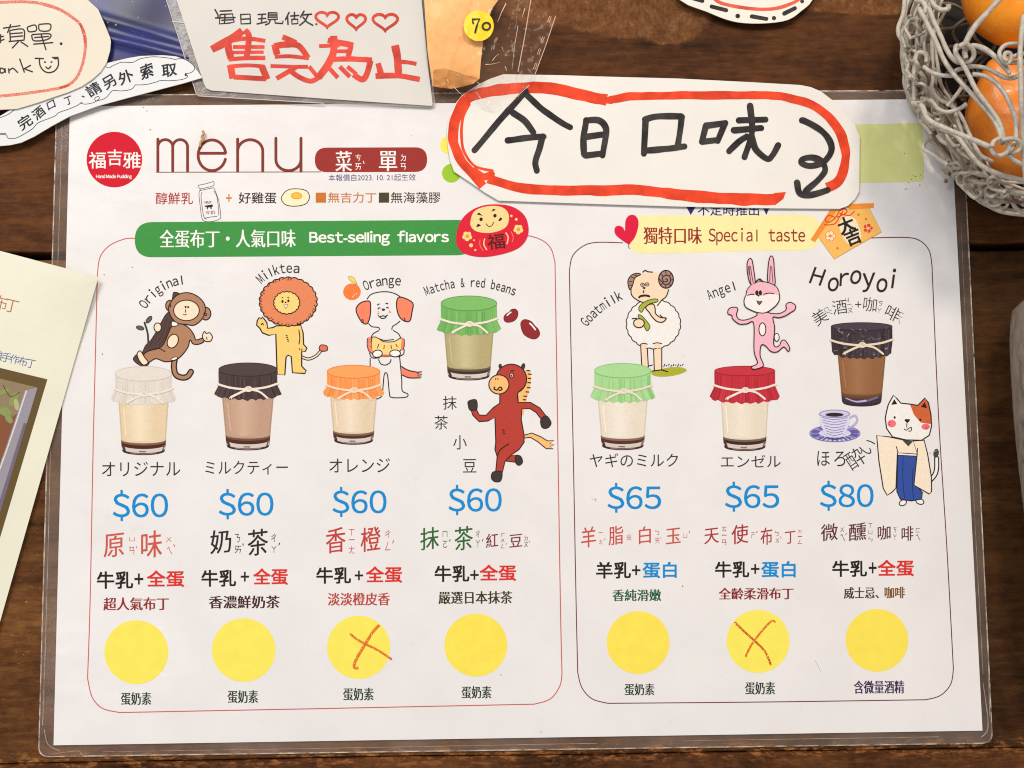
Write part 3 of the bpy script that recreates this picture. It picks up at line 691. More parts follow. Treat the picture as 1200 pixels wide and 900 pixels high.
for p in ((762, 85), (772, 110), (770, 140), (768, 170), (765, 205), (755, 235), (740, 265), (735, 290)): a.stroke(Z(p, (p[0] + 26, p[1] + 2)), 1.2, O)
a.poly(Z((745, 540), (800, 525), (860, 550), (910, 580), (955, 578), (925, 598), (958, 608), (925, 618), (950, 636), (900, 634), (840, 585), (790, 555), (745, 560)), PE, False, O, 1)
a.poly(Z((730, 350), (746, 362), (740, 395), (728, 400)), PE)
hb = Z((575, 240), (700, 240), (705, 310), (790, 310), (855, 348), (902, 408), (868, 432), (830, 380), (785, 352), (730, 355), (725, 430), (745, 540), (745, 590), (710, 640), (650, 682), (690, 680), (688, 730), (612, 722), (592, 800), (545, 800), (556, 690), (540, 640), (546, 590), (540, 415), (490, 440), (430, 445), (385, 400), (370, 360), (408, 355), (430, 398), (478, 400), (530, 345), (574, 315))
a.poly(hb, HR, False, O, 1.1)
a.ell(*Z((577, 55))[0], 2, 3, HF); a.ell(*Z((738, 58))[0], 2.4, 4.2, HF, -15); a.ell(*Z((655, 145))[0], 18, 17.4, HR, 0, O, 1.1)
a.poly(Z((580, 230), (640, 200), (735, 210), (700, 250), (700, 300), (580, 300)), HR); a.stroke(Z((575, 240), (574, 315)), 1.1, O); a.stroke(Z((738, 210), (700, 248), (704, 310)), 1.1, O)
a.ell(*Z((568, 183))[0], 11.8, 11.2, PE, 0, O, 1.1)
a.stroke(Z((538, 202), (535, 215), (555, 222), (570, 205), (585, 205), (588, 220), (570, 225)), 1.4, O); a.ell(*Z((545, 145))[0], .7, 1, O); a.ell(*Z((560, 144))[0], .7, 1, O)
a.ell(*Z((657, 120))[0], 2.2, 2.8, ink((220, 190, 170)), 0, O, .9); a.ell(*Z((655, 122))[0], .9, 1.2, O); a.stroke(Z((650, 92), (662, 85), (676, 92)), .9, O)
a.poly(Z((355, 300), (408, 292), (412, 358), (366, 364), (352, 330)), HF, True, O, .8); a.poly(Z((862, 432), (902, 404), (935, 452), (912, 488), (872, 486)), HF, True, O, .8); a.poly(Z((525, 800), (587, 797), (582, 858), (545, 868), (516, 845)), HF, True, O, .8); a.poly(Z((688, 682), (722, 690), (734, 730), (708, 752), (683, 728)), HF, True, O, .8)
a.stroke(Z((556, 690), (580, 640), (640, 600)), 1, O); a.stroke(Z((615, 720), (650, 685)), 1, O)
for p in ([(590, 505), (604, 498)], [(592, 520), (608, 512)], [(598, 534), (612, 526)]): a.stroke(Z(*p), .8, O)
a.build('horse_drawing', menu)
a = A(); Z = zoom(660, 300, 6.667); PC = ink((240, 208, 176)); HN = ink((166, 126, 114)); GR = ink((164, 172, 62)); GA = ink((168, 168, 48))
a.poly(Z((690, 905), (760, 885), (830, 870), (925, 870), (965, 895), (905, 925), (800, 943), (710, 936)), GA, True)
for k in range(9): a.stroke(Z((785 + 18 * k, 868 - (k % 3) * 6), (795 + 18 * k, 842 + (k % 2) * 8)), 1.1, BLK)
a.poly(Z((605, 690), (655, 690), (665, 865), (615, 880)), PC, False, O, 1.1); a.poly(Z((705, 685), (770, 685), (770, 890), (712, 895)), PC, False, O, 1.1)
a.stroke(Z((690, 900), (770, 890), (790, 900)), 1.4, BLK); a.stroke(Z((770, 890), (820, 905)), 1.4, BLK); a.stroke(Z((668, 860), (700, 850)), 1.2, BLK)
a.poly(scallop(*Z((705, 530))[0], 31.6, 29, 22, .035), ink((233, 226, 219)), False, O, 1)
a.poly(Z((610, 682), (650, 682), (655, 720), (610, 720)), PC); a.poly(Z((708, 680), (765, 680), (768, 720), (706, 720)), PC); a.stroke(Z((600, 692), (630, 682), (660, 690)), 1, O); a.stroke(Z((700, 686), (735, 678), (772, 686)), 1, O)
a.poly(Z((545, 190), (580, 150), (640, 130), (740, 130), (810, 190), (825, 260), (800, 320), (740, 358), (660, 368), (590, 350), (540, 310), (527, 250)), PC, True)
a.stroke(Z((530, 250), (535, 305), (580, 345), (630, 365)), 1.1, O); a.stroke(Z((825, 260), (805, 315), (770, 345), (735, 390)), 1.1, O)
a.poly(Z((520, 262), (505, 200), (530, 152), (575, 135), (605, 145), (560, 172), (542, 230)), HN, True, O, 1)
for p in ((515, 225), (512, 195), (528, 165), (552, 148)): a.stroke(Z(p, (p[0] + 30, p[1] + 8)), .8, O)
a.ell(*Z((803, 182))[0], 8.6, 10.4, HN, 0, O, 1.2); a.stroke(Z((745, 175), (770, 200), (800, 225), (835, 205), (835, 165), (805, 150), (775, 170), (785, 200), (812, 198), (812, 180), (797, 182)), 1, O)
for p in ([(760, 140), (785, 160)], [(800, 118), (805, 148)], [(845, 135), (828, 160)], [(858, 185), (836, 188)], [(840, 230), (822, 212)], [(800, 250), (802, 226)], [(765, 225), (782, 205)]): a.stroke(Z(*p), .8, O)
for e in ((620, 225), (655, 222)): a.ell(*Z(e)[0], 2.2, 1.9, ink((214, 190, 170)), 0, BLK, .9); a.ell(*Z(e)[0], .7, .8, BLK)
for p in ([(620, 248), (640, 248), (628, 258)], [(628, 268), (627, 290)], [(588, 328), (600, 312), (630, 305), (665, 308), (678, 318)], [(600, 318), (640, 312), (672, 318)], [(590, 318), (600, 328)], [(668, 308), (676, 322)], [(620, 128), (640, 112), (660, 122), (700, 126)]): a.stroke(Z(*p), 1.1, O)
a.poly(Z((590, 405), (625, 365), (690, 338), (738, 338), (730, 360), (680, 372), (640, 400), (610, 440)), GR, True, BLK, .9); a.poly(Z((585, 468), (605, 462), (645, 500), (678, 550), (655, 585), (630, 545)), GR, True, BLK, .9)
a.poly(Z((645, 405), (670, 380), (705, 378), (718, 410), (722, 450), (760, 480), (805, 485), (780, 515), (735, 512), (695, 475), (672, 440)), PC, True, O, 1.1)
a.poly(ell_pts(*Z((592, 525))[0], 6.2, 5.2), PC, False, O, 1.1); a.stroke(Z((535, 490), (575, 488), (550, 510)), 1, O); a.stroke(Z((755, 458), (775, 478), (808, 488)), 1, O)
a.build('sheep_drawing', menu)
a = Art(ZI + .00028); Z = zoom(800, 300, 6.667); PK = ink((236, 176, 186)); PW = ink((236, 226, 219))
a.ell(*Z((735, 635))[0], 2.8, 4.6, PW, 0, O, .8)
for e in (((530, 218), (508, 140), (504, 60), (520, 22), (540, 28), (552, 90), (566, 212)), ((668, 205), (666, 110), (678, 20), (696, 0), (710, 30), (716, 120), (720, 222))): a.poly(Z(*e), PK, True, O, 1)
for p in ([(520, 75), (524, 140), (534, 215)], [(530, 80), (540, 150), (552, 212)], [(686, 75), (682, 140), (680, 205)], [(696, 80), (700, 150), (706, 212)], [(514, 80), (520, 150)]): a.stroke(Z(*p), 1.1, ink((96, 76, 80)))
a.poly(Z((585, 440), (655, 440), (700, 450), (760, 448), (808, 420), (808, 380), (840, 362), (880, 385), (875, 420), (845, 440), (800, 468), (750, 482), (705, 480), (718, 560), (710, 680), (725, 710), (755, 700), (772, 665), (800, 660), (835, 715), (825, 745), (790, 710), (740, 748), (690, 745), (645, 700), (612, 700), (605, 780), (630, 845), (615, 870), (555, 885), (540, 865), (585, 835), (558, 740), (555, 525), (500, 530), (440, 530), (390, 490), (385, 465), (354, 450), (360, 415), (395, 400), (430, 410), (420, 460), (440, 495), (490, 500), (550, 480), (582, 460)), PK, True, O, 1)
a.poly(Z((497, 300), (480, 345), (490, 395), (540, 425), (590, 442), (650, 442), (720, 395), (752, 350), (755, 300), (735, 245), (680, 212), (600, 200), (530, 235), (502, 270)), PW, True, O, 1)
a.poly(Z((499, 298), (508, 262), (540, 225), (600, 200), (660, 210), (718, 235), (750, 280), (752, 305), (690, 292), (630, 312), (560, 302)), PK)
for p in ([(505, 308), (535, 300), (560, 302)], [(630, 300), (670, 290), (715, 295)], [(570, 200), (600, 178), (605, 195)], [(605, 178), (635, 205)]): a.stroke(Z(*p), 1, O)
for e in ((580, 288), (607, 288)): a.ell(*Z(e)[0], 1.9, 3.1, BLK)
a.ell(*Z((592, 310))[0], 1.3, 1, BLK); a.poly(Z((578, 348), (598, 358), (622, 352), (612, 368), (598, 382), (586, 368)), ink((120, 84, 84)), False, O, .8)
a.ell(*Z((623, 573))[0], 4, 7.6, PW, 0, O, 1); a.build('rabbit_drawing', menu)
a = A(); Z = zoom(930, 420, 5); CW = ink((236, 229, 221)); CB = ink((240, 220, 194)); HB = ink((52, 78, 152)); CP = ink((204, 96, 54))
tl = Z((800, 715), (828, 680), (838, 640), (838, 585)); a.stroke(tl, 5, O); a.stroke(tl, 3.2, CW); a.ell(*Z((835, 556))[0], 3.2, 5.4, ink((64, 70, 62)), -10)
a.ell(*Z((640, 846))[0], 4.4, 3.2, CW, 25, O, 1); a.ell(*Z((740, 838))[0], 4.8, 3.2, CW, -20, O, 1)
a.poly(Z((610, 566), (722, 566), (712, 735), (755, 785), (750, 825), (690, 835), (625, 825), (605, 780)), HB, False, O, 1)
for p in ([(642, 575), (640, 700), (650, 822)], [(700, 640), (696, 740), (704, 828)]): a.stroke(Z(*p), .8, ink((30, 44, 96)))
a.poly(Z((600, 465), (765, 480), (728, 562), (612, 556)), CB); a.poly(Z((612, 553), (726, 561), (724, 573), (610, 567)), CW, False, O, .8)
a.poly(Z((487, 452), (560, 460), (640, 478), (608, 560), (600, 760), (575, 785), (548, 802), (525, 760), (500, 600)), CB, False, O, 1.1); a.poly(Z((700, 485), (765, 480), (785, 560), (808, 700), (808, 780), (795, 795), (705, 742), (724, 560)), CB, False, O, 1.1)
a.poly(Z((607, 478), (700, 486), (722, 555), (614, 552)), CB); a.stroke(Z((602, 515), (612, 555)), .9, O); a.stroke(Z((726, 525), (724, 560)), .9, O); a.poly(Z((635, 478), (700, 485), (672, 516)), ink((64, 70, 62)))
hd = Z((545, 310), (555, 270), (585, 216), (605, 235), (628, 262), (680, 268), (728, 275), (770, 232), (790, 260), (805, 330), (808, 400), (795, 450), (750, 480), (660, 478), (580, 460), (545, 410), (537, 350))
a.poly(hd, CW); a.poly(Z((682, 270), (728, 275), (768, 234), (788, 260), (803, 330), (804, 385), (745, 376), (705, 330)), CP); a.stroke(hd, 1.2, O, True, False)
a.ell(*Z((575, 382))[0], 5, 4.4, ink((236, 112, 124))); a.ell(*Z((774, 400))[0], 5, 3.6, ink((230, 110, 116)))
for p in ([(555, 378), (568, 372)], [(556, 390), (570, 384)], [(770, 402), (784, 398)], [(772, 412), (786, 408)]): a.stroke(Z(*p), .8, ink((200, 50, 70)))
a.poly(Z((572, 272), (590, 238), (608, 268)), BLK); a.poly(Z((746, 285), (768, 256), (783, 291)), BLK)
for e in ((592, 346), (742, 360)): a.ell(*Z(e)[0], 1.3, 1.5, BLK)
a.poly(Z((650, 358), (682, 358), (666, 378)), BLK, True); a.stroke(Z((664, 378), (663, 405)), .9, O); a.stroke(Z((646, 412), (660, 420), (678, 408), (690, 405), (688, 424), (672, 426)), .9, O)
a.build('cat_drawing', menu)
a = A(); I = lambda c: ink(c, 'picture')
a.poly(ell_pts(978.4, 508, 29.4, 9.6), I((206, 200, 218)), False, I((128, 118, 168)), 1.2)
for k in range(30):
    q = 2 * math.pi * k / 30; a.stroke([(978.4 + 27.5 * math.cos(q), 508 + 8.6 * math.sin(q)), (978.4 + 20 * math.cos(q), 507.6 + 6 * math.sin(q))], 2.1, I((98, 90, 160) if k % 3 else (140, 132, 186)), smooth=False)
a.stroke(spline([(995, 490), (1002, 487), (1004.5, 492), (1001, 498), (993, 502)]), 2.4, I((176, 168, 206)), smooth=False)
a.poly([(960.4, 485), (961.5, 497), (966, 507), (971, 512.6), (986, 512.8), (991, 507), (995, 497), (995.8, 485)], I((212, 206, 222)))
for y in (490, 493, 496, 499.4, 502.6, 505.6, 508.6): a.stroke([(961.2 + (y - 485) * .32, y - .8), (978, y + 1.8), (995 - (y - 485) * .3, y - .8)], .9, I((136, 126, 184)))
a.stroke([(970, 513), (978, 514.6), (987, 513)], 2, I((84, 76, 130)))
a.ell(978, 485, 17.7, 4.4, I((200, 194, 216)), 0, I((140, 130, 180)), 1); a.ell(978, 486, 10.6, 2.4, I((52, 38, 42))); a.build('coffee_cup_picture', menu)

# ---------------------------------------------------------------- curved flavour names
def namearc(*calls):
    a = A()
    for f in calls: f(a)
    a.build('flavour_lettering', menu)
T = ink((52, 45, 43))
namearc(lambda a: a.arc('Original', (168.5, 356.5), (188, 337), (213, 328), 10.6, T, .012, .95))
namearc(lambda a: a.arc('Milktea', (305, 327), (323.5, 316.5), (347.5, 314.5), 10.6, T, .012, .92))
namearc(lambda a: a.arc('Orange', (429, 334.5), (447, 329.5), (466.5, 329), 10.6, T, .012, .95))
namearc(lambda a: a.arc('Matcha & red beans', (500, 341), (551, 331.2), (602, 341), 9.8, T, .014, .86))
namearc(lambda a: a.arc('Goatmilk', (685.5, 377.5), (703, 360.5), (725, 347), 10.8, T, .012, .92))
namearc(lambda a: a.arc('Angel', (831.5, 345.5), (845, 340), (860, 335), 10.8, T, .012, .9))
HC = ink((52, 36, 32))
def horo(a):
    for c_, x, y, h, r, sx in (('H', 957, 324, 18.5, -14, 1.05), ('o', 976, 331, 20, -4, 1), ('r', 988.5, 325.5, 19, 2, 1), ('o', 1002.5, 322.5, 20, -8, 1), ('y', 1017, 325.5, 19.5, 4, 1.1), ('o', 1033, 332, 20, -4, 1), ('i', 1045.8, 327.5, 20, -2, 1)):
        a.ch(FW(c_), x, y, h, r, HC, .014, sx * (.76 if c_ == 'o' else .84), .12)
namearc(horo)
a = A(); Z = zoom(930, 290, 6.667); kk = dict(mid=.38)
a.ch('美', 960.7, 371.5, 13, 33, T, -.004, 1, 0, .38); a.ch('酒', 984, 359.7, 13, 8, T, -.004, 1, 0, .38); a.ch('+', 1005.7, 356.8, 11, 0, T, -.006, 1, 0, .35); a.ch('咖', 1019.7, 356.7, 13, -6, T, -.004, 1, 0, .38); a.ch('啡', 1046, 367, 13, -26, T, -.004, 1, 0, .38)
for c_, p, r in (('ㄇ', (258, 487), 35), ('ㄟ', (280, 512), 35), ('ˇ', (298, 500), 30), ('ㄐ', (418, 410), 8), ('ㄧ', (436, 445), 8), ('ㄡ', (440, 492), 8), ('ˇ', (462, 470), 8), ('ㄎ', (678, 437), -10), ('ㄚ', (668, 492), -10), ('ㄈ', (840, 525), -26), ('ㄟ', (822, 572), -26)):
    a.ch(c_, *Z(p)[0], 5, r, T, -.004, 1, 0, .38)
a.build('flavour_lettering', menu)
# ---------------------------------------------------------------- japanese names
def letters(name, *items):
    a = A()
    for t, b, m, *o in items:
        kw = o[0] if o else {}
        a.tx(t, *b, m, **kw)
    return a.build(name, menu)
th = dict(off=0.0, rot=.3); T2 = ink((50, 44, 43))
letters('name_lettering', ('オリジナル', (119.4, 541, 211.3, 558), T2, th)); letters('name_lettering', ('ミルクティー', (240.5, 540, 337.3, 556.2), T2, th)); letters('name_lettering', ('オレンジ', (386, 537, 457, 553.7), T2, th))
letters('name_lettering', ('抹', (519, 464, 535.3, 480), T2, th), ('茶', (509, 487, 525, 503.3), T2, th), ('小', (531, 510, 547, 526.7), T2, th), ('豆', (542.5, 538, 558.3, 553.7), T2, th))
letters('name_lettering', ('ヤギのミルク', (691, 531, 794.6, 547.5), T2, th)); letters('name_lettering', ('エンゼル', (844.7, 533, 915, 547.8), T2, th))
a = A(); a.tx('ほ', 957.6, 528.6, 972.4, 546, T2, 0); a.tx('ろ', 977.4, 529, 990.6, 546.4, T2, 0); a.ch('酔', 1002.4, 537, 17, 33, T2, -.006, 1, 0, .38); a.ch('い', 1017, 523, 15, 48, T2, -.01, 1, 0, .38); a.build('name_lettering', menu)
for t, b in (('~$60', (132, 574, 197, 610.5)), ('~$60', (256.3, 573, 320.5, 608.5)), ('~$60', (389.5, 570.5, 453, 605.7)), ('~$60', (525.5, 568, 588, 603.7)), ('~$65', (711.8, 565.7, 774.8, 600.7)), ('~$65', (849.5, 564.3, 913.2, 599.5)), ('~$80', (960.8, 563.2, 1023.8, 598.4))):
    letters('price', (t, b, BLU, dict(off=.009, rot=.3)))
# ---------------------------------------------------------------- chinese names with phonetic marks
KW = dict(off=0, serif=.02, shear=.1)
def cname(z, main, small, m, m2=None):
    a = A()
    for t, *b in main: a.tx(t, *zbox(z, *b), m, **KW)
    zy(a, z, m2 or m, *small, off=.0); a.build('chinese_name_lettering', menu)
Z1 = zoom(100, 530, 4.2857); Z3 = zoom(360, 530, 4); Z5 = zoom(660, 530, 4.2846); Z7 = zoom(850, 530, 4.2857)
cname(Z1, [('原', 92, 403, 195, 528), ('味', 280, 392, 385, 528)], [('ㄩ', 220, 425, 247, 447), ('ㄢ', 220, 475, 247, 513), ('ˊ', 250, 470, 263, 485), ('ㄨ', 405, 425, 432, 450), ('ㄟ', 410, 475, 437, 513), ('ˋ', 438, 460, 455, 478)], ink((200, 84, 70)))
cname(Z1, [('奶', 627, 392, 733, 512), ('茶', 815, 383, 918, 520)], [('ㄋ', 752, 410, 777, 452), ('ㄞ', 750, 470, 783, 507), ('ˇ', 784, 455, 800, 473), ('ㄔ', 933, 408, 960, 450), ('ㄚ', 935, 470, 960, 505), ('ˊ', 964, 452, 984, 470)], ink((44, 38, 40)))
cname(Z3, [('香', 87, 350, 180, 475), ('橙', 250, 348, 345, 468)], [('ㄒ', 195, 360, 222, 390), ('ㄧ', 195, 408, 222, 412), ('ㄤ', 195, 440, 222, 475), ('ㄔ', 365, 365, 390, 400), ('ㄥ', 365, 420, 390, 460), ('ˊ', 395, 410, 411, 430)], ink((190, 62, 56)))
a = A(); GN = ink((44, 100, 50)); HG = ink((120, 40, 44))
for t, *b in (('抹', 530, 350, 618, 460), ('茶', 690, 345, 777, 460)): a.tx(t, *zbox(Z3, *b), GN, **KW)
zy(a, Z3, GN, ('ㄇ', 635, 370, 657, 398), ('ㄛ', 635, 415, 657, 448), ('ˇ', 660, 405, 677, 422), ('ㄔ', 790, 365, 810, 400), ('ㄚ', 790, 410, 810, 445), ('ˊ', 815, 405, 831, 420))
for t, *b in (('紅', 838, 382, 895, 448), ('豆', 948, 382, 1008, 447)): a.tx(t, *zbox(Z3, *b), HG, **KW)
zy(a, Z3, HG, ('ㄏ', 907, 380, 925, 398), ('ㄨ', 907, 404, 925, 422), ('ㄥ', 907, 428, 925, 450), ('ˊ', 928, 425, 937, 436), ('ㄉ', 1016, 390, 1034, 414), ('ㄡ', 1016, 420, 1034, 445), ('ˋ', 1036, 414, 1046, 424)); a.build('chinese_name_lettering', menu)
cname(Z5, [('羊', 90, 372, 165, 478), ('脂', 228, 370, 302, 468), ('白', 380, 372, 440, 462), ('玉', 515, 378, 590, 462)], [('ㄧ', 178, 402, 198, 405), ('ㄤ', 178, 438, 200, 462), ('ˊ', 203, 428, 215, 442), ('ㄓ', 318, 410, 343, 438), ('ㄅ', 462, 388, 482, 415), ('ㄞ', 462, 430, 484, 458), ('ˊ', 486, 425, 496, 438), ('ㄩ', 603, 408, 622, 430), ('ˋ', 626, 394, 640, 408)], ink((196, 78, 68)))
cname(Z5, [('天', 708, 378, 782, 462), ('使', 845, 362, 930, 462), ('布', 990, 378, 1050, 465), ('丁', 1113, 394, 1166, 460)], [('ㄊ', 796, 370, 820, 398), ('ㄧ', 796, 414, 820, 418), ('ㄢ', 796, 438, 820, 467), ('ㄕ', 942, 402, 960, 432), ('ˇ', 965, 394, 979, 408), ('ㄅ', 1064, 395, 1082, 420), ('ㄨ', 1066, 430, 1084, 455), ('ˋ', 1088, 420, 1098, 436), ('ㄉ', 1178, 388, 1196, 406), ('ㄧ', 1178, 420, 1200, 424), ('ㄥ', 1178, 438, 1200, 460)], ink((168, 50, 50)))
cname(Z7, [('微', 480, 357, 565, 447), ('醺', 620, 352, 708, 447), ('咖', 765, 368, 830, 440), ('啡', 885, 370, 945, 445)], [('ㄨ', 576, 376, 596, 400), ('ㄟ', 578, 410, 602, 445), ('ˊ', 600, 404, 613, 418), ('ㄒ', 718, 356, 738, 378), ('ㄩ', 718, 392, 738, 412), ('ㄣ', 718, 424, 740, 450), ('ㄎ', 843, 378, 860, 402), ('ㄚ', 843, 412, 860, 440), ('ㄈ', 957, 382, 977, 402), ('ㄟ', 957, 412, 980, 442)], ink((96, 46, 42)))
# ---------------------------------------------------------------- bold ingredients
BB = dict(off=.028, rot=.3)
for x, bx, bp, (t2, b2, m2) in (('牛乳', (113.5, 669.5, 156, 690), (157.5, 672, 168, 685), ('全蛋', (172, 668.4, 216, 688), RED)), ('牛乳', (236, 667.7, 276.6, 687.5), (282, 670, 291.8, 681.5), ('全蛋', (296.7, 666, 337.5, 685.5), RED)),
                      ('牛乳', (370.7, 664.5, 411.3, 684), (415.7, 668.7, 425.5, 680), ('全蛋', (428.7, 663.7, 471.3, 683), RED)), ('牛乳', (509.3, 662.5, 550, 682), (551, 668, 561, 679.5), ('全蛋', (562, 661.7, 605, 680.9), RED)),
                      ('羊乳', (698.5, 658.4, 739.3, 678), (740.5, 662.5, 750.5, 674), ('蛋白', (753, 658.4, 793, 677.6), BLU)), ('牛乳', (838, 657.7, 878, 677), (880, 661, 890, 672.4), ('蛋白', (892, 657.6, 932.4, 677), BLU)),
                      ('牛乳', (975.3, 656.7, 1016, 676), (1018, 659, 1027.3, 672), ('全蛋', (1028.5, 656, 1071, 675.4), RED))):
    letters('recipe_lettering', (x, bx, BLK, BB), ('+', bp, BLK, dict(off=.012)), (t2, b2, m2, BB))
SF = dict(off=.004, serif=.055, rot=.3)
for t, b, c_ in (('超人氣布丁', (121, 700, 198, 715.2), (146, 40, 44)), ('香濃鮮奶茶', (244.7, 698, 328, 713), (66, 32, 32)), ('淡淡橙皮香', (384, 694.6, 457, 709.6), (182, 66, 56)), ('嚴選日本抹茶', (513.7, 692.8, 600.5, 707.6), (58, 54, 28)), ('香純滑嫩', (717.6, 690.6, 775, 704.4), (34, 92, 60)), ('全齡柔滑布丁', (842, 688.6, 930, 702.6), (136, 36, 40))):
    letters('description_lettering', (t, b, ink(c_), SF))
letters('description_lettering', ('威士忌、', (988.8, 688, 1030, 701.6), ink((66, 52, 30)), SF), ('咖啡', (1036.5, 687.6, 1060.7, 701.2), ink((122, 80, 34)), SF))
# ---------------------------------------------------------------- yellow dots
CR = ink((222, 108, 46), 'crayon'); YD = ink((242, 223, 92), 'matte'); YD2 = ink((243, 218, 84), 'matte')
for k, (x, y, r) in enumerate(((159.8, 764.3, 37.4), (285.6, 761.8, 37.2), (420.3, 758.6, 37), (557.7, 756, 36.8), (747.8, 753, 36.8), (888.4, 751.6, 36.8), (1027.7, 750.4, 36.7))):
    a = A(); a.poly(ell_pts(x, y, r, r, 0, 72), (YD, YD2)[k in (3, 4, 6)]); d = a.build('yellow_dot', menu)
    if k == 2:
        a = Art(ZI + .00003); a.stroke([(443.6, 733.4), (436, 742), (428, 755), (420, 768), (415.6, 777), (415.4, 782), (418.6, 783)], 3.5, CR); a.stroke([(411, 743.3), (418, 749), (428, 754.7), (443, 762), (458.5, 772.4)], 2.7, CR); a.build('cross_mark', d)
    if k == 5:
        a = Art(ZI + .00003); a.stroke([(861.7, 729.7), (872, 740), (883.8, 750.4), (896.6, 763.7), (903, 778.5)], 2.6, ink((204, 84, 40), 'crayon')); a.stroke([(908, 728.5), (904, 728), (895, 737), (881, 755), (874, 769)], 2.5, CR); a.build('cross_mark', d)
SG = dict(off=0, serif=.06, rot=.3); GD = ink((40, 60, 42))
for b in ((141.4, 811.3, 177.4, 826.2), (266.6, 809, 302.6, 824), (402, 806, 438, 821), (540.7, 804, 576, 818.6), (731.7, 801, 767, 815), (873, 799, 908.4, 814)): letters('diet_lettering', ('蛋奶素', b, GD, SG))
letters('diet_lettering', ('含微量酒精', (1000.6, 797.5, 1059.8, 812.8), ink((66, 42, 82)), SG))
# dirt specks and dried stain on the sheet
a = A(); DS = ink((96, 84, 70), 'matte')
for x, y in ((1070, 206), (1068, 210), (1073, 207), (1078, 217), (1065, 214), (1062, 221), (1061, 222), (1079, 205), (168, 126), (172, 130), (176, 152), (278, 176), (155, 313), (122, 322), (482, 159), (634, 858), (587, 791), (1060, 180), (1095, 530), (1090, 531), (800, 687), (698, 585), (120, 415)):
    a.ell(x, y, random.uniform(.5, 1.1), random.uniform(.35, .7), DS, random.uniform(0, 180))
for p in ([(693, 583), (696, 586), (699, 588)], [(955, 774), (958, 779), (962, 788)], [(1093, 530), (1098, 528)]): a.stroke(p, .5, ink((190, 178, 168), 'matte'))
a.build('dirt_specks', menu)['kind'] = 'stuff'

# ================================================================== CRUMB on the menu
cr = thing('crumb', 'tiny curled straw coloured crumb lying on the letter e of the menu title', 'crumb', at(236, 162, ZM))
v, f = tube([at(237.5, 153.5, ZM + .0012), at(239, 157, ZM + .0015), at(236.5, 160, ZM + .001), at(238.5, 163, ZM + .0013), at(235.5, 166, ZM + .001), at(234, 172, ZM + .0009)], .0004, 6, 5)
link_mesh('curl', v, f, [plain('dry_crumb', (196, 158, 100), .7)], cr, smooth=True)

# ================================================================== HANDWRITTEN SIGN over the menu
ZS = .0020
sign = thing('handwritten_sign', 'long white sign with thick black characters inside a red marker border, over the menu', 'sign', at(765, 165))
so = spline([(541, 112), (532, 124), (525.5, 140), (524, 160), (527, 185), (532, 201)], False, 4) + [(550, 213), (568, 225.5), (584, 235), (640, 237), (700, 239), (800, 242), (907, 244), (984, 244.6), (994, 241), (1002, 233), (1007, 224), (1007.5, 160), (1002, 147), (988, 131), (975, 117), (962, 107), (950, 102), (938, 99.6), (875, 96), (795, 92), (700, 89.5), (655, 88), (590, 87), (575, 92), (560, 99)]
slab('paper', so, ZS, .0004, [paper('sign_paper', (231, 224, 214), .65, bump=.2)], sign)
a = Art(ZS + .00003); RM = ink((232, 66, 36), 'marker')
a.stroke([(566, 218), (555, 205), (541, 189), (533, 172), (531, 158), (534, 140), (542, 122), (553, 113), (575, 107), (600, 104), (622, 103), (650, 104), (680, 111), (711, 117.5)], 13, RM, taper=(.8, 1.1), cap=False)
a.stroke([(550, 122), (542, 140), (541, 163), (545, 180), (557, 195), (577, 200)], 3.2, RM); a.stroke([(556, 200), (566, 207), (576, 204)], 8, RM)
a.stroke([(572, 209), (590, 215), (615, 221.5), (650, 223), (700, 223), (750, 223), (800, 229), (850, 232.5), (885, 234), (908, 233.4)], 14, RM, taper=(.75, 1.02), cap=False); a.poly([(907.5, 241), (907.5, 226), (921, 225), (918, 233)], RM)
a.poly([(700, 119.5), (716, 112), (718, 122), (708, 121)], RM); a.stroke([(714, 117), (745, 112.5), (800, 112), (875, 111.5), (905, 111.8), (925, 115), (950, 122.5), (970, 136), (984.5, 155), (990.5, 175), (990, 192), (986, 207), (980, 215), (969, 220)], 14, RM, taper=(.65, .85), cap=False)
a.build('border_stroke', sign)
a = Art(ZS + .00009); BM = ink((34, 31, 30), 'marker')
for p in ([(616, 107), (590, 136), (556, 176)], [(617, 111), (632, 125), (652, 140), (668, 149)], [(601, 132), (615, 142), (625, 155)], [(595, 164.5), (625, 160.5), (637, 160)], [(636, 160), (632, 175), (627.5, 190), (629, 200)],
          [(687, 141), (684, 162), (684.5, 181)], [(687, 141), (702, 141), (710, 150), (709, 165), (706, 182)], [(687, 160), (707, 157.5)], [(686, 182), (705, 180)],
          [(756.5, 141), (754.5, 180)], [(756, 140), (770, 136.5), (798, 136)], [(799, 137), (797, 155), (793.5, 173)], [(755, 176.5), (775, 175), (802, 171.5)],
          [(827.5, 147), (822.5, 166)], [(829, 147), (850, 144)], [(849.5, 145), (841, 165)], [(823, 166), (841, 164)],
          [(866, 141), (897, 140)], [(860, 152.5), (892, 150)], [(879, 124), (881, 155), (872.5, 184)], [(875, 160), (866, 166), (854.5, 177)], [(881, 160), (885.5, 175), (899, 186), (905, 182), (912, 170)],
          [(940, 141), (960, 151), (972, 165), (974, 178), (965, 190), (950, 194.5), (939.5, 191), (941, 186), (952, 184.5), (963, 189), (967, 200), (957.5, 212), (944, 224)], [(934, 214), (937.5, 227), (952, 228), (970, 222.5)]):
    a.stroke(p, 7.4, BM, taper=(1.02, .95))
a.build('lettering', sign)

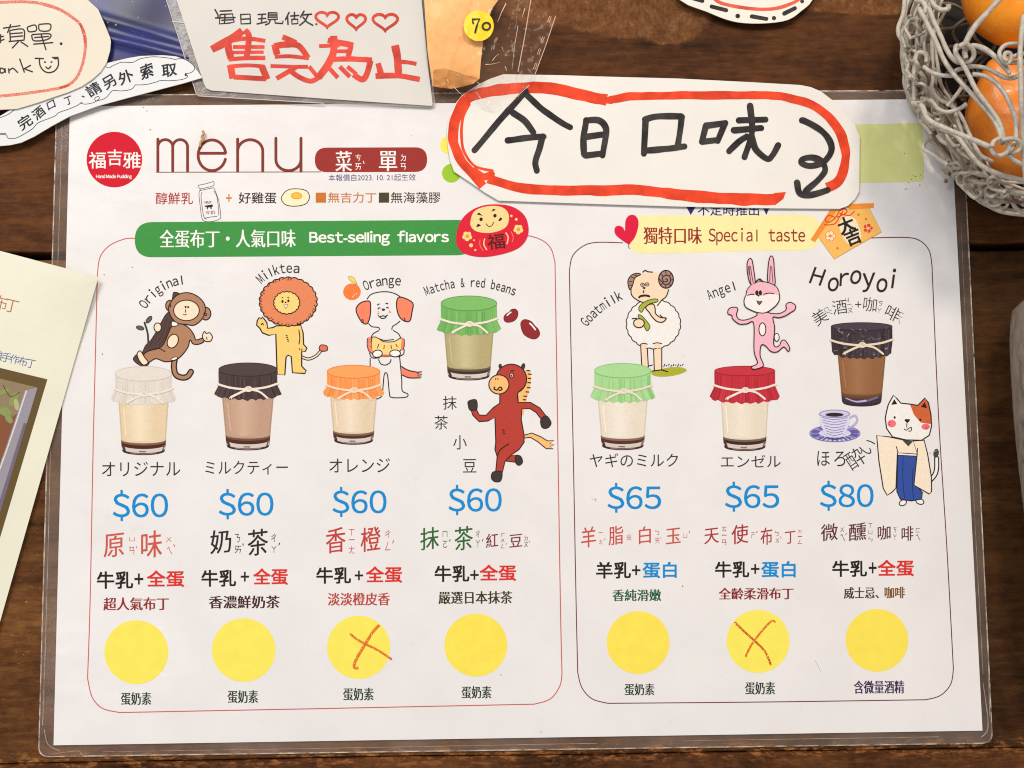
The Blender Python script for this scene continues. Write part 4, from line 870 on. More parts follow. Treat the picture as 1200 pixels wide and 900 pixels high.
# ================================================================== PLASTIC SLEEVE SIGN
ZL = .0025
sl = thing('sleeved_sign', 'white sign in a clear plastic sleeve with bold red brush characters and three red hearts', 'sign', at(360, 60))
so = [(203, -14), (207, 0), (224, 52), (239, 98), (242, 103.5), (248, 106), (262, 107), (380, 115.5), (505.5, 124), (507, 122), (502, 80), (494, 0), (492, -14)]
slab('paper', so, ZL, .0004, [paper('sleeve_paper', (212, 205, 196), .5, bump=.1)], sl)
fo = [(191, -14), (195, 0), (213, 56), (230, 110), (233, 112.4), (380, 121), (504, 126), (509, 124.5), (509.5, 121), (504, 80), (497, 0), (495.5, -14)]
slab('clear_sleeve', [(191, -14), (195, 0), (213, 56), (230, 110), (233, 112.4), (380, 121), (504, 126), (509, 124.5), (510, 121), (505, 80), (498, 0), (496.5, -14)], ZL - .00045, .0002, [film('sleeve_film', .24, (200, 190, 182), .15, 90, .4)], sl)
a = Art(ZL - .0002); a.stroke([(201.5, 25), (216, 26.5)], 1.2, ink((214, 200, 190), 'matte')); a.stroke(fo[1:6], .9, ink((204, 192, 182), 'matte'), smooth=False); a.build('sleeve_seam', sl)
a = Art(ZL + .00003); RB = ink((210, 72, 58), 'marker'); RB2 = ink((208, 58, 46), 'marker')
S = lambda w, *p: a.stroke(list(p), w * .98, RB, smooth=len(p) > 2, cap=False)
# first character
S(9, (284, 36), (270, 46), (248, 58)); S(8, (267, 47), (268, 58), (271, 69)); S(7, (287, 35), (292, 43), (289, 67))
S(5, (272, 47.5), (290, 45), (311, 48)); S(4.5, (273, 55), (310, 55)); S(4, (272, 61.5), (309, 61)); S(5, (268, 69.5), (290, 68), (311, 68))
S(8, (270, 76), (273, 92)); S(4.5, (268, 78), (290, 76.5), (310, 78)); S(8, (307, 78), (313, 93)); S(6, (274, 90), (312, 92.5))
# second character
S(6.5, (331, 43), (338, 46), (347, 50)); S(8, (322, 52), (325, 64)); S(7, (321, 54), (336, 52), (350, 53.5), (361, 68)); S(4.5, (322, 66.5), (340, 66), (362, 68.5)); S(4.5, (317, 77), (340, 78), (361, 78.5)); S(5.5, (347, 79), (336, 85), (324, 92)); S(6, (338, 81), (350, 90), (364, 95), (374, 90.5))
# third character
S(5, (374, 54), (392, 53), (398, 53)); S(9, (391, 42), (391, 60), (384, 76), (373, 91)); S(7, (384, 47), (398, 50), (414, 53.5)); S(6, (411, 54), (408, 66)); S(4.5, (392, 60), (412, 60)); S(6, (384, 70), (408, 69), (436, 70.5)); S(7, (434, 71), (431, 84), (425, 93), (414, 87)); S(5, (362, 78), (372, 90)); S(5, (386, 80), (396, 91)); S(5, (398, 78), (410, 90)); S(4.5, (407, 78), (418, 87))
# fourth character
S(9, (463, 53), (466, 70), (467, 89)); S(7, (443, 74), (447, 88)); S(5, (467, 72), (478, 73), (488, 75)); S(6.5, (440, 89), (465, 88.5), (492, 93))
for cx, cy, w_, h_ in ((383, 22, 14, 9.5), (417, 24.5, 11.5, 9.5), (451, 25, 15, 10.5)):
    a.stroke([(cx + w_ * math.sin(t) ** 3 + (.8 if t > 3 else 0), cy - h_ * (13 * math.cos(t) - 5 * math.cos(2 * t) - 2 * math.cos(3 * t) - math.cos(4 * t)) / 15) for t in [k * 2 * math.pi / 30 for k in range(30)]], 3.4, RB, True, False)
a.build('red_lettering', sl)
a = Art(ZL + .00003); Z = zoom(200, 0, 4)
for p in ([(208, 45), (222, 70), (222, 85)], [(232, 52), (285, 50)], [(232, 70), (228, 112), (275, 108), (297, 104), (290, 65), (235, 68)], [(210, 84), (302, 82)], [(255, 66), (252, 105)], [(240, 95), (290, 92)],
          [(328, 68), (330, 112), (374, 110)], [(328, 68), (372, 66), (374, 110)], [(330, 90), (372, 88)],
          [(410, 68), (445, 66)], [(428, 68), (426, 108)], [(412, 88), (445, 86)], [(405, 112), (450, 102)], [(458, 60), (456, 92), (500, 90), (498, 60), (458, 60)], [(460, 70), (498, 70)], [(460, 80), (498, 80)], [(468, 92), (460, 110), (445, 116)], [(488, 92), (490, 108), (525, 110), (526, 100)],
          [(555, 58), (538, 92)], [(548, 78), (550, 114)], [(562, 75), (600, 72)], [(580, 58), (580, 88)], [(568, 90), (568, 112), (596, 110), (596, 90), (568, 90)], [(625, 52), (608, 80)], [(615, 70), (660, 66)], [(645, 68), (630, 98), (605, 118)], [(620, 80), (640, 104), (666, 118)]):
    a.stroke(Z(*p), 1.75, BM, smooth=False)
a.ell(*Z((683, 113))[0], 1.2, 1.2, BM); a.build('small_lettering', sl)

# ================================================================== BLUE GLOSSY CARD under the notes
t = NT('blue_gloss_print'); v = t.obj(); f = t.noise(v, 22, 6, .6, .6); f2 = t.noise(t.obj((1, 3, 1), (0, 0, .3)), 30, 5, .6)
c1 = t.ramp(f, (.34, alb((14, 11, 30))), (.54, alb((26, 26, 80))), (.8, alb((80, 66, 106))))
c2 = t.mix(t.ramp(f2, (.45, GREY(0)), (.76, GREY(.6))), c1, alb((32, 50, 150)))
st = t.noise(t.obj(), 700, 1, .5); t.l(t.mix(t.ramp(st, (.76, GREY(0)), (.79, GREY(.7))), c2, alb((190, 190, 230))), t.b.inputs['Base Color']); t.b.inputs['Roughness'].default_value = .3; t.b.inputs['Specular IOR Level'].default_value = .4
card = thing('blue_card', 'glossy deep blue and violet starry printed card, creased, tucked under the oval note', 'card', at(165, 30))
N = 40; vs = []; fs = []
q0, q1, q2, q3 = Vector((60, -40)), Vector((206, -40)), Vector((224, 88)), Vector((70, 96))
for j in range(N + 1):
    for i in range(N + 1):
        u, w_ = i / N, j / N; p = q0 * (1 - u) * (1 - w_) + q1 * u * (1 - w_) + q2 * u * w_ + q3 * (1 - u) * w_
        d = (p.y - (44 + (p.x - 125) * .24)); d2 = (p.y - (18 + (p.x - 110) * .3))
        z = .0012 + .0009 * math.exp(-(d / 5.5) ** 2) + .0006 * math.exp(-(d2 / 6) ** 2) + .0003 * math.sin(p.x * .05 + p.y * .03)
        vs.append(at(p.x, p.y, z))
for j in range(N):
    for i in range(N): fs.append((j * (N + 1) + i, (j + 1) * (N + 1) + i, (j + 1) * (N + 1) + i + 1, j * (N + 1) + i + 1))
link_mesh('printed_sheet', vs, fs, [t.m], card, smooth=True)

# ================================================================== CLOUD NOTE
ZC = .0033
cl = thing('cloud_note', 'narrow slanting white paper strip with a hand drawn cloud outline and small black characters', 'note', at(90, 115))
slab('paper', [(-40, 150), (0, 136), (40, 112), (80, 92), (125, 74), (150, 68), (165, 65.6), (190, 64.6), (206, 66), (218, 70), (226, 76), (237, 91), (215, 97.5), (190, 104), (150, 114.5), (115, 124), (82, 136), (60, 148), (40, 160), (25, 167), (12, 170), (0, 171), (-40, 180)], ZC, .0004, [paper('cloud_paper', (226, 224, 222), .6)], cl)
a = Art(ZC + .00003); Z = zoom(0, 0, 4); PN = ink((34, 32, 38), 'marker')
for p in ([(495, 312), (510, 318), (535, 305), (570, 292), (615, 293), (632, 288), (660, 275), (720, 266), (790, 272), (820, 278), (850, 274), (880, 285), (908, 308), (910, 328), (890, 342), (868, 345), (880, 358), (855, 372), (800, 378), (752, 378), (730, 385), (690, 395), (650, 398), (635, 397)],
          [(635, 397), (615, 418), (570, 426), (530, 424), (515, 438), (490, 462), (450, 472), (445, 460), (460, 452), (465, 462), (440, 480), (400, 488), (375, 482)], [(385, 478), (360, 495), (320, 512), (275, 528), (255, 545), (180, 575), (150, 605), (80, 645), (40, 648), (28, 632), (0, 630)],
          [(70, 512), (40, 535), (0, 552)], [(0, 625), (30, 625)]):
    a.stroke(Z(*p), .75, PN)
for c_, x, y, h, r in (('完', 29, 144, 12, 30), ('酒', 45, 132, 11, 34), ('口', 59, 123, 9, 30), ('丁', 80, 116.5, 9, 24), ('請', 110, 104.5, 13, 24), ('另', 127.5, 95, 13, 24), ('外', 147, 89.5, 13, 20), ('索', 170.5, 84.5, 15, 16), ('取', 197.5, 81, 15, 10), ('、', 96, 111, 9, 20), ('.', 216, 83, 14, 10)):
    a.ch(c_, x, y + random.uniform(-1, 1), h * random.uniform(.74, .9), r + random.uniform(-9, 9), PN, .02, random.uniform(.9, 1.2), random.uniform(-.1, .35), .38)
a.build('lettering', cl)

# ================================================================== OVAL NOTE
ZO = .0040
ov = thing('oval_note', 'cream rounded paper note with a red crayon ring and a smiling face', 'note', at(50, 60))
slab('paper', [(-60, -30), (70, -30), (92, -10), (103, 0), (115, 11), (122, 27), (129, 44), (129.8, 49), (129, 59), (125, 73), (118, 84), (108, 93), (96, 101), (80, 108), (62, 114), (45, 120), (20, 127.5), (0, 128.5), (-60, 126)], ZO, .0004, [paper('cream_paper', (227, 215, 195), .65, bump=.18)], ov)
a = Art(ZO + .00003); RC = ink((222, 122, 102), 'crayon')
rp = [(-30, 4), (0, 2.8), (27, 2), (50, 4.4), (70, 11), (87, 22), (95, 30), (99.4, 42), (100, 55), (97.6, 72), (92, 87), (84, 97), (70, 103), (40, 108), (0, 112.5), (-30, 113)]
a.stroke(rp, 3.4, RC); a.stroke([(p[0] + .8, p[1] + 1.2) for p in rp[3:9]], 2.4, RC); a.stroke([(94, 28), (98, 40), (99.5, 50)], 2.6, ink((206, 82, 64), 'crayon')); a.stroke([(70, 103.4), (80, 100)], 2.6, ink((206, 82, 64), 'crayon')); a.build('crayon_ring', ov)
a = Art(ZO + .00003); Z = zoom(0, 0, 7.5); PB = ink((32, 29, 29), 'marker')
for p in ([(0, 325), (35, 318)], [(0, 360), (40, 345)], [(5, 300), (5, 380)], [(25, 248), (180, 225)], [(95, 212), (65, 290)], [(85, 268), (205, 258), (212, 350)], [(85, 268), (92, 362)], [(92, 296), (200, 288)], [(95, 325), (205, 315)], [(75, 365), (215, 352)], [(165, 362), (105, 425)], [(180, 365), (248, 410)],
          [(238, 240), (255, 278), (318, 268), (308, 220), (240, 238)], [(340, 215), (350, 268), (432, 268), (440, 212), (342, 214)], [(278, 305), (300, 358), (420, 345), (438, 298), (280, 304)], [(300, 330), (430, 320)], [(292, 388), (468, 374)], [(362, 305), (385, 380), (405, 440)],
          [(40, 612), (10, 598), (0, 620), (10, 642), (38, 630), (42, 600), (48, 640)], [(75, 600), (80, 645)], [(78, 620), (110, 600), (130, 612), (158, 640)], [(172, 515), (215, 638)], [(272, 572), (205, 608)], [(218, 606), (288, 632)],
          [(305, 512), (385, 515)], [(345, 512), (352, 575), (385, 622), (430, 638), (480, 622), (512, 575), (510, 512)], [(400, 585), (425, 603), (450, 578)]):
    a.stroke(Z(*p), 1.6, PB)
a.poly(Z((448, 500), (515, 498), (512, 518), (480, 522)), PB); a.ell(*Z((395, 545))[0], 1.2, 1, PB); a.ell(*Z((452, 545))[0], 1.2, 1, PB); a.ell(*Z((537, 384))[0], 1.6, 1.6, PB)
a.build('lettering', ov)

# ================================================================== ROUND NOTE at the top
rn = thing('round_note', 'rounded white note with a red line and black dashes along its rim', 'note', at(880, -20))
slab('paper', spline([(780, -30), (797, 0), (828, 13.5), (852, 23), (873, 27), (900, 27), (924, 23), (940, 12), (952, 0), (962, -30), (900, -70), (820, -60)], True, 3), .003, .0004, [paper('round_paper', (233, 226, 212), .6)], rn)
a = Art(.00303); a.stroke([(828, -12), (839, 0), (852, 5.5), (879, 10), (905, 10.5), (924, 5.5), (936, -1), (944, -12)], 4, ink((226, 92, 70), 'marker'))
for p in ([(834, 7.6), (851, 12)], [(881, 19.2), (898, 22)], [(919, 16), (931.5, 9.6)], [(812, -2), (823, 1)]): a.stroke(p, 4.8, BM, smooth=False)
for x, y, r in ((864.5, 18.7, 2.7), (907, 21.2, 2.5), (940, 1.5, 2.3)): a.ell(x, y, r, r, BM)
a.build('rim_marks', rn)

# ================================================================== FLYER on the left
fl = thing('cream_flyer', 'cream printed flyer with a framed photo, slanted over the left menu edge', 'flyer', at(30, 480))
def fz(x, y):
    d = max(0, 1 - math.hypot(x - 115, y - 324.5) / 112); return .0017 + .0022 * d * d
UU, VV = Vector((-119, -31.5)), Vector((-115.5, 404.5))
NU, NV = 24, 40; vs = []; fs = []
for j in range(NV + 1):
    for i in range(NU + 1):
        p = Vector((115.3, 324.5)) + UU * (i / NU * 2.4) + VV * (j / NV * 1.25); vs.append(at(p.x, p.y, fz(p.x, p.y)))
for j in range(NV):
    for i in range(NU): fs.append((j * (NU + 1) + i, j * (NU + 1) + i + 1, (j + 1) * (NU + 1) + i + 1, (j + 1) * (NU + 1) + i))
nb = len(vs); vs += [p - Vector((0, 0, .0003)) for p in vs]; fs += [tuple(nb + k for k in f[::-1]) for f in fs]
ed = [i for i in range(NU + 1)] + [j * (NU + 1) + NU for j in range(1, NV + 1)] + [NV * (NU + 1) + i for i in range(NU - 1, -1, -1)] + [j * (NU + 1) for j in range(NV - 1, 0, -1)]
for k in range(len(ed)): q, r = ed[k], ed[(k + 1) % len(ed)]; fs.append((r, q, nb + q, nb + r))
link_mesh('sheet', vs, fs, [paper('flyer_paper', (226, 221, 198), .3, bump=.05, spec=.5)], fl)
FA = lambda d: Art(0, 1.2e-6, lambda x, y: fz(x, y) + d)
a = FA(.00004); OBR = ink((178, 112, 72)); a.ch('布', 0.5, 354.5, 13, -13, OBR, -.006, 1, 0, .38); a.ch('丁', 13.5, 358, 13, -13, OBR, -.006, 1, 0, .38)
BLf = ink((84, 104, 150))
for k, c_ in enumerate('雅手作布丁'): a.ch(c_, -2 + 9.6 * k, 416.6 + 2.3 * k, 8.6, -13, BLf, -.004, 1, 0, .38)
a.build('lettering', fl)
def FP(u, v): return (55.5 - 58 * u - 53.5 * v, 444.5 - 14 * u + 179 * v)      # u left along the photo's top edge, v down its right side
a = FA(.00004)
def Q(u0, v0, u1, v1): return [FP(u0, v0), FP(u1, v0), FP(u1, v1), FP(u0, v1)]
a.poly(Q(0, 0, 2.6, 2.2), ink((98, 78, 44), 'picture')); pf = a.build('photo_frame', fl)
a = FA(.00008)
a.poly(Q(.14, .065, 2.6, 2.1), ink((132, 80, 56), 'picture'))
a.poly([FP(.14, .065), FP(1.2, .065), FP(.9, .22), FP(.5, .30), FP(.3, .22)], ink((140, 122, 92), 'picture'))
a.poly([FP(.14, .065), FP(.36, .10), FP(.40, .5), FP(.50, 1.0), FP(.52, 2.1), FP(.14, 2.1)], ink((150, 142, 150), 'picture')); a.poly([FP(.14, .3), FP(.2, .3), FP(.26, 2.1), FP(.14, 2.1)], ink((112, 100, 116), 'picture'))
a.stroke([FP(.33, .1), FP(.37, .5), FP(.47, 1.0)], 1.5, ink((214, 206, 206), 'picture'))
a.poly([FP(1.02, .22), FP(.82, .18), FP(.72, .3), FP(.74, .62), FP(1.0, .66), FP(1.3, .5)], ink((50, 40, 38), 'picture'), True)
WN = ink((206, 190, 174), 'picture')
for k in range(9):
    u = .62 + .11 * k; a.stroke([FP(u, .75 + .02 * (k % 3)), FP(u - .08, 1.2), FP(u - .12, 1.7)], 2.2, ink(((104, 60, 42), (150, 98, 70), (84, 50, 38))[k % 3], 'picture'))
a.poly([FP(.5, .9), FP(.72, .86), FP(1.1, 1.1), FP(1.0, 1.5), FP(.6, 1.5)], ink((70, 48, 40), 'picture'), True)
for k in range(6): a.stroke([FP(1.25 - .1 * k, .18 + .02 * k), FP(1.1 - .1 * k, .5), FP(.9 - .03 * k, .86)], .8, WN); a.stroke([FP(.7 + .1 * k, .25 + .05 * k), FP(.95 + .03 * k, .45), FP(1.3, .52 + .06 * k)], .8, WN)
for u, v, rx, ry, rt in ((.52, .17, 9, 4, 60), (.62, .26, 8, 5, -20), (.44, .2, 7, 3, 100), (.75, .14, 7, 3, 20), (.5, .3, 6, 3.5, -50)): a.ell(*FP(u, v), rx, ry, ink((132, 146, 84) if rt != 100 else (170, 170, 120), 'picture'), rt)
a.stroke([FP(.8, .1), FP(.6, .16), FP(.45, .12)], .9, ink((90, 60, 50), 'picture')); a.ell(*FP(.52, .52), 1.4, 1.6, ink((96, 48, 40), 'picture'))
a.build('photo_print', pf)

# ================================================================== SNACK PACKET
pk = thing('snack_packet', 'clear plastic packet with orange paper inside and a round yellow 70 sticker', 'packet', at(560, 40, .003))
def pz(x, y):
    d = max(0, 1 - ((x - 540) / 52) ** 2) * max(0, 1 - ((y - 20) / 92) ** 2); return .0036 + .0048 * math.sqrt(max(0, d))
ol = [(494, -30), (590, -30), (584, 0), (576, 11), (570, 30), (566, 49), (563.5, 72), (562, 92), (555, 98), (543, 101.5), (529, 104), (518, 103), (507, 101), (501, 60), (497, 0)]
def sheet_mesh(outline, zf, step, dz, mat, name, parent, th=.0003, smooth=True):
    import bmesh
    bm = bmesh.new(); pts = outline
    f = bm.faces.new([bm.verts.new((x, y, 0)) for x, y in pts])
    xs = [p[0] for p in pts]; ys = [p[1] for p in pts]
    x = min(xs) + step
    while x < max(xs): bmesh.ops.bisect_plane(bm, geom=bm.verts[:] + bm.edges[:] + bm.faces[:], plane_co=(x, 0, 0), plane_no=(1, 0, 0)); x += step
    y = min(ys) + step
    while y < max(ys): bmesh.ops.bisect_plane(bm, geom=bm.verts[:] + bm.edges[:] + bm.faces[:], plane_co=(0, y, 0), plane_no=(0, 1, 0)); y += step
    vs = [at(v.co.x, v.co.y, zf(v.co.x, v.co.y) + dz) for v in bm.verts]; bm.verts.index_update()
    fs = [tuple(v.index for v in f.verts)[::-1] for f in bm.faces]
    up = sum((vs[f[1]] - vs[f[0]]).cross(vs[f[2]] - vs[f[0]]).z for f in fs)
    if up < 0: fs = [f[::-1] for f in fs]
    bm.free(); return link_mesh(name, vs, fs, [mat], parent, smooth=smooth)
def cz(x, y):
    k = max(0, (y - 78) / 26); r = .0010 * k * noise.noise(Vector((x * .12, y * .2, 0))) + .0006 * math.exp(-((x - 540 + (y - 30) * .3) / 3) ** 2)
    return pz(x, y) - .0012 + r
t = NT('orange_wrapper'); v = t.obj(); f = t.noise(v, 60, 4, .6); sep = t.n('ShaderNodeSeparateXYZ'); t.l(t.obj(), sep.inputs[0])
t.l(t.ramp(f, (.3, alb((246, 156, 72))), (.7, alb((255, 196, 122)))), t.b.inputs['Base Color']); t.b.inputs['Roughness'].default_value = .5
sheet_mesh(ol, cz, 4, 0, t.m, 'orange_paper', pk)
fz_ = [(508, 82), (520, 80), (534, 84), (546, 88), (556, 90), (561, 93), (555, 98), (543, 101.5), (529, 104), (518, 103), (508, 101)]
sheet_mesh(fz_, cz, 3, .0004, plain('amber_fold', (214, 140, 60), .45, .3, 220), 'amber_fold', pk)
def bz(x, y):
    w = .0007 * noise.noise(Vector((x * .09, y * .035, 4))) + .0005 * noise.noise(Vector((x * .22, y * .16, 9)))
    e = max(0, min(1, (y - 70) / 45)); return max(pz(x, y), .0036 + .0035 * max(0, 1 - abs(x - 585) / 40) * (1 - e) * .6) + .0008 + w
bo = [(496, -30), (627, -30), (622, 0), (615, 42), (608, 84), (612, 88), (627, 87), (620, 100), (607, 114), (594, 126), (581, 124), (565, 120), (553, 115), (543, 110), (532, 118), (512, 124), (509, 122), (503, 60), (499, 0)]
BF = film('packet_film', .075, (206, 164, 132), .16, 38, .8)
sheet_mesh(bo, bz, 3, 0, BF, 'bag_film', pk)
sheet_mesh([(622, 0), (630, 8), (651.5, 19), (640, 52), (627, 87), (612, 88), (608, 84), (615, 42)], lambda x, y: .0062 + .0006 * noise.noise(Vector((x * .1, y * .1, 2))), 3, 0, film('packet_flap', .07, (206, 150, 116), .2, 40, .6), 'bag_flap', pk)
a = Art(0, 1.2e-6, lambda x, y: bz(x, y) + .0002); SMW = ink((226, 206, 190), 'matte')
for p in ([(593, 4), (588, 14), (583, 26)], [(577, 10), (571, 17), (569, 24)], [(569, 75.5), (577, 75), (586, 73)], [(577, 71), (581, 66), (585, 63)], [(538, 42), (541, 38)], [(559, 96), (563, 99), (566, 100.5)], [(540, 88), (544, 84)], [(536, 87), (539, 89)], [(524, 93), (526, 97)], [(532, 102), (539, 109), (545, 113)], [(558, 108), (563, 115), (567, 120)], [(588, 90), (592, 93), (596, 95)], [(592, 78), (594, 83)], [(588, 55), (590, 60)], [(546, 76), (550, 68)], [(566, 118), (574, 123), (582, 125)], [(620, 100), (606, 113), (595, 125)], [(607, 30), (603, 55), (600, 82)], [(615, 10), (612, 20)]):
    a.stroke(p, random.uniform(.5, 1.1), ink((232, 208, 184), 'matte'), taper=(1, .3))  # pale strokes painted as glints on the creased film
a.stroke([(622, 0), (615, 42), (607, 84)], 1.1, ink((206, 170, 146), 'matte')); a.build('seam_and_glints', pk)
a = Art(.0072); SL = ink((214, 180, 156), 'matte'); a.stroke([(651, 19), (640, 52), (627, 87)], .8, SL, smooth=False)
for x, y in ((644, 22), (636, 46), (632, 60), (627.5, 77)): a.stroke([(x, y - 3), (x - 2.4, y + 3.6), (x - .4, y + 4.2), (x + 2, y - 2.6)], .6, SL, True, False)
a.build('flap_perforation', pk)
t = NT('sticker_yellow'); t.b.inputs['Base Color'].default_value = alb((250, 212, 30)); t.b.inputs['Roughness'].default_value = .5
f = t.noise(t.obj(), 300, 3); t.bump(f, .1, .0003)
sz = lambda x, y: .0100
st_ = sheet_mesh(ell_pts(561, 30.2, 17.7, 18, 0, 48), lambda x, y: bz(x, y) + .00035, 3, 0, t.m, 'price_sticker', pk, smooth=True)
a = Art(0, 1.2e-6, lambda x, y: bz(x, y) + .0007)
a.stroke([(554.5, 27), (553.5, 22.4), (562, 22), (558.5, 31), (556.8, 37.8)], 2.1, BM, smooth=False); a.stroke(ell_pts(570, 30.6, 4.5, 4.2, 20, 24), 1.9, BM, True, False); a.build('price_lettering', st_)

# ================================================================== WICKER BASKET AND GOURDS
bk = thing('wicker_basket', 'pale grey wicker basket of loosely knotted paper cord in the upper right corner', 'basket', at(1200, 100))
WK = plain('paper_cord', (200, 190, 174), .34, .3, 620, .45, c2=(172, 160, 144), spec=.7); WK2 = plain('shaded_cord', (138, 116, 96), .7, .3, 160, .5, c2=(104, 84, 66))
CT = [(1070, -40), (1064, 0), (1058, 25), (1055, 55), (1058, 90), (1062, 112), (1073, 136), (1090, 160), (1106, 188), (1120, 212), (1140, 232), (1168, 247), (1215, 256), (1260, 256)]
CTs = spline(CT, False, 6)
def contour(t):
    k = t * (len(CTs) - 1); i = min(int(k), len(CTs) - 2); f = k - i
    p = Vector(CTs[i]) * (1 - f) + Vector(CTs[i + 1]) * f; d = (Vector(CTs[i + 1]) - Vector(CTs[i])).normalized()
    return p, Vector((d.y * 1.0, -d.x))        # inward: to the right / up
def inward(p, nrm): return nrm if (Vector((1230, 90)) - p).dot(nrm) > 0 else -nrm
parts = []; parts2 = []
PX = 1 / 3560
for k in range(27):
    d0 = 1.5 + 38 * (k / 26) ** 1.1; t0 = random.uniform(-.02, .25) if k % 3 else 0; t1 = random.uniform(.6, 1.0) if k % 3 else 1; t0 = max(0, t0)
    zb = .006 + .034 * (k / 26) ** .8 + random.uniform(-.004, .004); ph = random.uniform(0, 9); pts = []
    for s_ in range(17):
        t_ = t0 + (t1 - t0) * s_ / 16; p, nr = contour(t_); nr = inward(p, nr)
        off = max(1.2, d0 + 9 * noise.noise(Vector((t_ * 9 + ph, k * 3.1, 0))) + 3 * math.sin(t_ * 26 + ph))
        q = p + nr * off; pts.append(at(q.x, q.y, max(.003, zb + .006 * noise.noise(Vector((t_ * 8, ph, 5))))))
    (parts if (k % 4 or d0 < 8) else parts2).append(tube(pts, random.uniform(1.6, 2.4) * PX, 7, 4))
for k in range(46):                                   # short loops that bind the bundle
    t_ = random.uniform(.02, .97); p, nr = contour(t_); nr = inward(p, nr); tg = Vector((nr.y, -nr.x)); c0 = p + nr * random.uniform(7, 30)
    w0 = random.uniform(6, 13); h0 = random.uniform(8, 18); z0 = random.uniform(.02, .045); an = random.uniform(0, 6.28); pts = []
    for s_ in range(9):
        an2 = an + s_ / 8 * random.uniform(3.8, 5.4); q = c0 + nr * (w0 * math.cos(an2)) + tg * (h0 * math.sin(an2))
        if (q - p).dot(nr) < 1.5: q = q + nr * (1.5 - (q - p).dot(nr))
        pts.append(at(q.x, q.y, z0 + .004 * math.sin(an2 * 2)))
    parts.append(tube(pts, random.uniform(1.5, 2.2) * PX, 7, 4))
v, f = merge(parts); link_mesh('woven_wall', v, f, [WK], bk, smooth=True)
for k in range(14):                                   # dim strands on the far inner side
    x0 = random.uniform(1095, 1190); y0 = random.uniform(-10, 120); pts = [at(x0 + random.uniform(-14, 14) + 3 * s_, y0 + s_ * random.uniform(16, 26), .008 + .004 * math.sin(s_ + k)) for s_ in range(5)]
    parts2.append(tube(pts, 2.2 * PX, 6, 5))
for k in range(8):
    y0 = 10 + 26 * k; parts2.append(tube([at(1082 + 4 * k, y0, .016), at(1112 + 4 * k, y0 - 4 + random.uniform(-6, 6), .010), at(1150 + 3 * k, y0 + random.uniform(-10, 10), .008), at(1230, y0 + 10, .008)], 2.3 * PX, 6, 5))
lin_o = [contour(k / 24)[0] + inward(*contour(k / 24)) * 6 for k in range(25)]  # dark sheet added as the shade inside the basket, behind the gaps
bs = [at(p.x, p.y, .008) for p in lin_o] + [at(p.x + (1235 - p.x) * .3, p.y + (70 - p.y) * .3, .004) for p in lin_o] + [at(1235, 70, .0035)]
link_mesh('inner_shade_sheet', bs, [(k, k + 1, 26 + k, 25 + k) for k in range(24)] + [(25 + k, 26 + k, 50) for k in range(24)], [plain('painted_basket_shade', (30, 21, 15), .8, .3, 120, .4)], bk, smooth=True)
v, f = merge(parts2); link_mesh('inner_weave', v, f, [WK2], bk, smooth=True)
ZA = zoom(1040, 0, 6.43); ZB = zoom(1050, 110, 5.63)
def strand(z, pts, hs, w):
    P = z(*pts); n = len(P); h = [hs[0] + (hs[1] - hs[0]) * k / (n - 1) + (hs[2] if len(hs) > 2 else 0) * math.sin(math.pi * k / (n - 1)) for k in range(n)]
    v, f = tube([at(x, y, hh) for (x, y), hh in zip(P, h)], w / 2 * .98 * PX, 9, 8); link_mesh('cord_strand', v, f, [WK], bk, smooth=True)
strand(ZA, [(235, 60), (290, 160), (360, 300), (420, 440), (500, 560), (590, 660), (700, 780), (800, 900), (850, 1010), (862, 1085)], (.050, .058), 5.6)
strand(ZA, [(310, 60), (345, 150), (400, 270), (455, 390), (510, 460), (560, 475)], (.050, .054), 5.4)
strand(ZA, [(545, 370), (520, 345), (515, 400), (560, 470), (610, 560), (670, 680), (760, 800), (830, 900), (865, 990), (880, 1080)], (.058, .057), 5.4)
strand(ZA, [(900, -60), (830, 10), (740, 110), (660, 200), (600, 300), (570, 370)], (.064, .058), 6.6)
strand(ZA, [(590, 440), (585, 380), (640, 345), (720, 365), (790, 410), (860, 480), (925, 555)], (.058, .060), 6)
strand(ZA, [(540, 350), (590, 330), (640, 370), (650, 420), (620, 465), (575, 460)], (.062, .056), 5.4)
strand(ZA, [(270, 500), (340, 550), (430, 570), (500, 565), (520, 530), (640, 500), (760, 520), (860, 575), (930, 590), (1000, 565), (1080, 520)], (.048, .060), 5)
strand(ZA, [(640, 560), (720, 570), (810, 620), (880, 700), (930, 800), (965, 900), (970, 1000), (955, 1090), (915, 1140)], (.054, .058), 5.4)
strand(ZA, [(1025, 120), (1010, 260), (1000, 420), (1005, 620), (1010, 800), (1020, 940), (1030, 1200), (1060, 1500)], (.060, .050, .008), 6)
strand(ZA, [(1000, 330), (900, 335), (845, 390), (860, 450), (900, 480), (930, 450), (925, 405), (890, 400), (880, 440), (905, 460)], (.060, .064), 5)
strand(ZA, [(940, 430), (1000, 410), (1080, 400)], (.062, .060), 5); strand(ZA, [(930, 475), (1000, 470), (1080, 480)], (.060, .058), 5)
strand(ZA, [(330, 0), (360, 50), (410, 75), (455, 65), (460, 30)], (.046, .048), 6); strand(ZA, [(130, -20), (120, 100), (85, 200), (85, 260), (130, 340), (130, 420), (155, 520), (150, 640), (190, 760)], (.034, .040), 5.6)
strand(ZA, [(205, 0), (270, 20), (290, 80), (250, 120)], (.046, .048), 6); strand(ZA, [(450, 800), (500, 740), (560, 650), (545, 590)], (.046, .050), 4.6)
strand(ZA, [(250, 740), (330, 760), (380, 820), (450, 845), (540, 820), (595, 785)], (.040, .050), 5); strand(ZA, [(200, 760), (200, 640), (205, 480), (230, 400), (290, 410), (290, 470)], (.042, .046), 5.4)
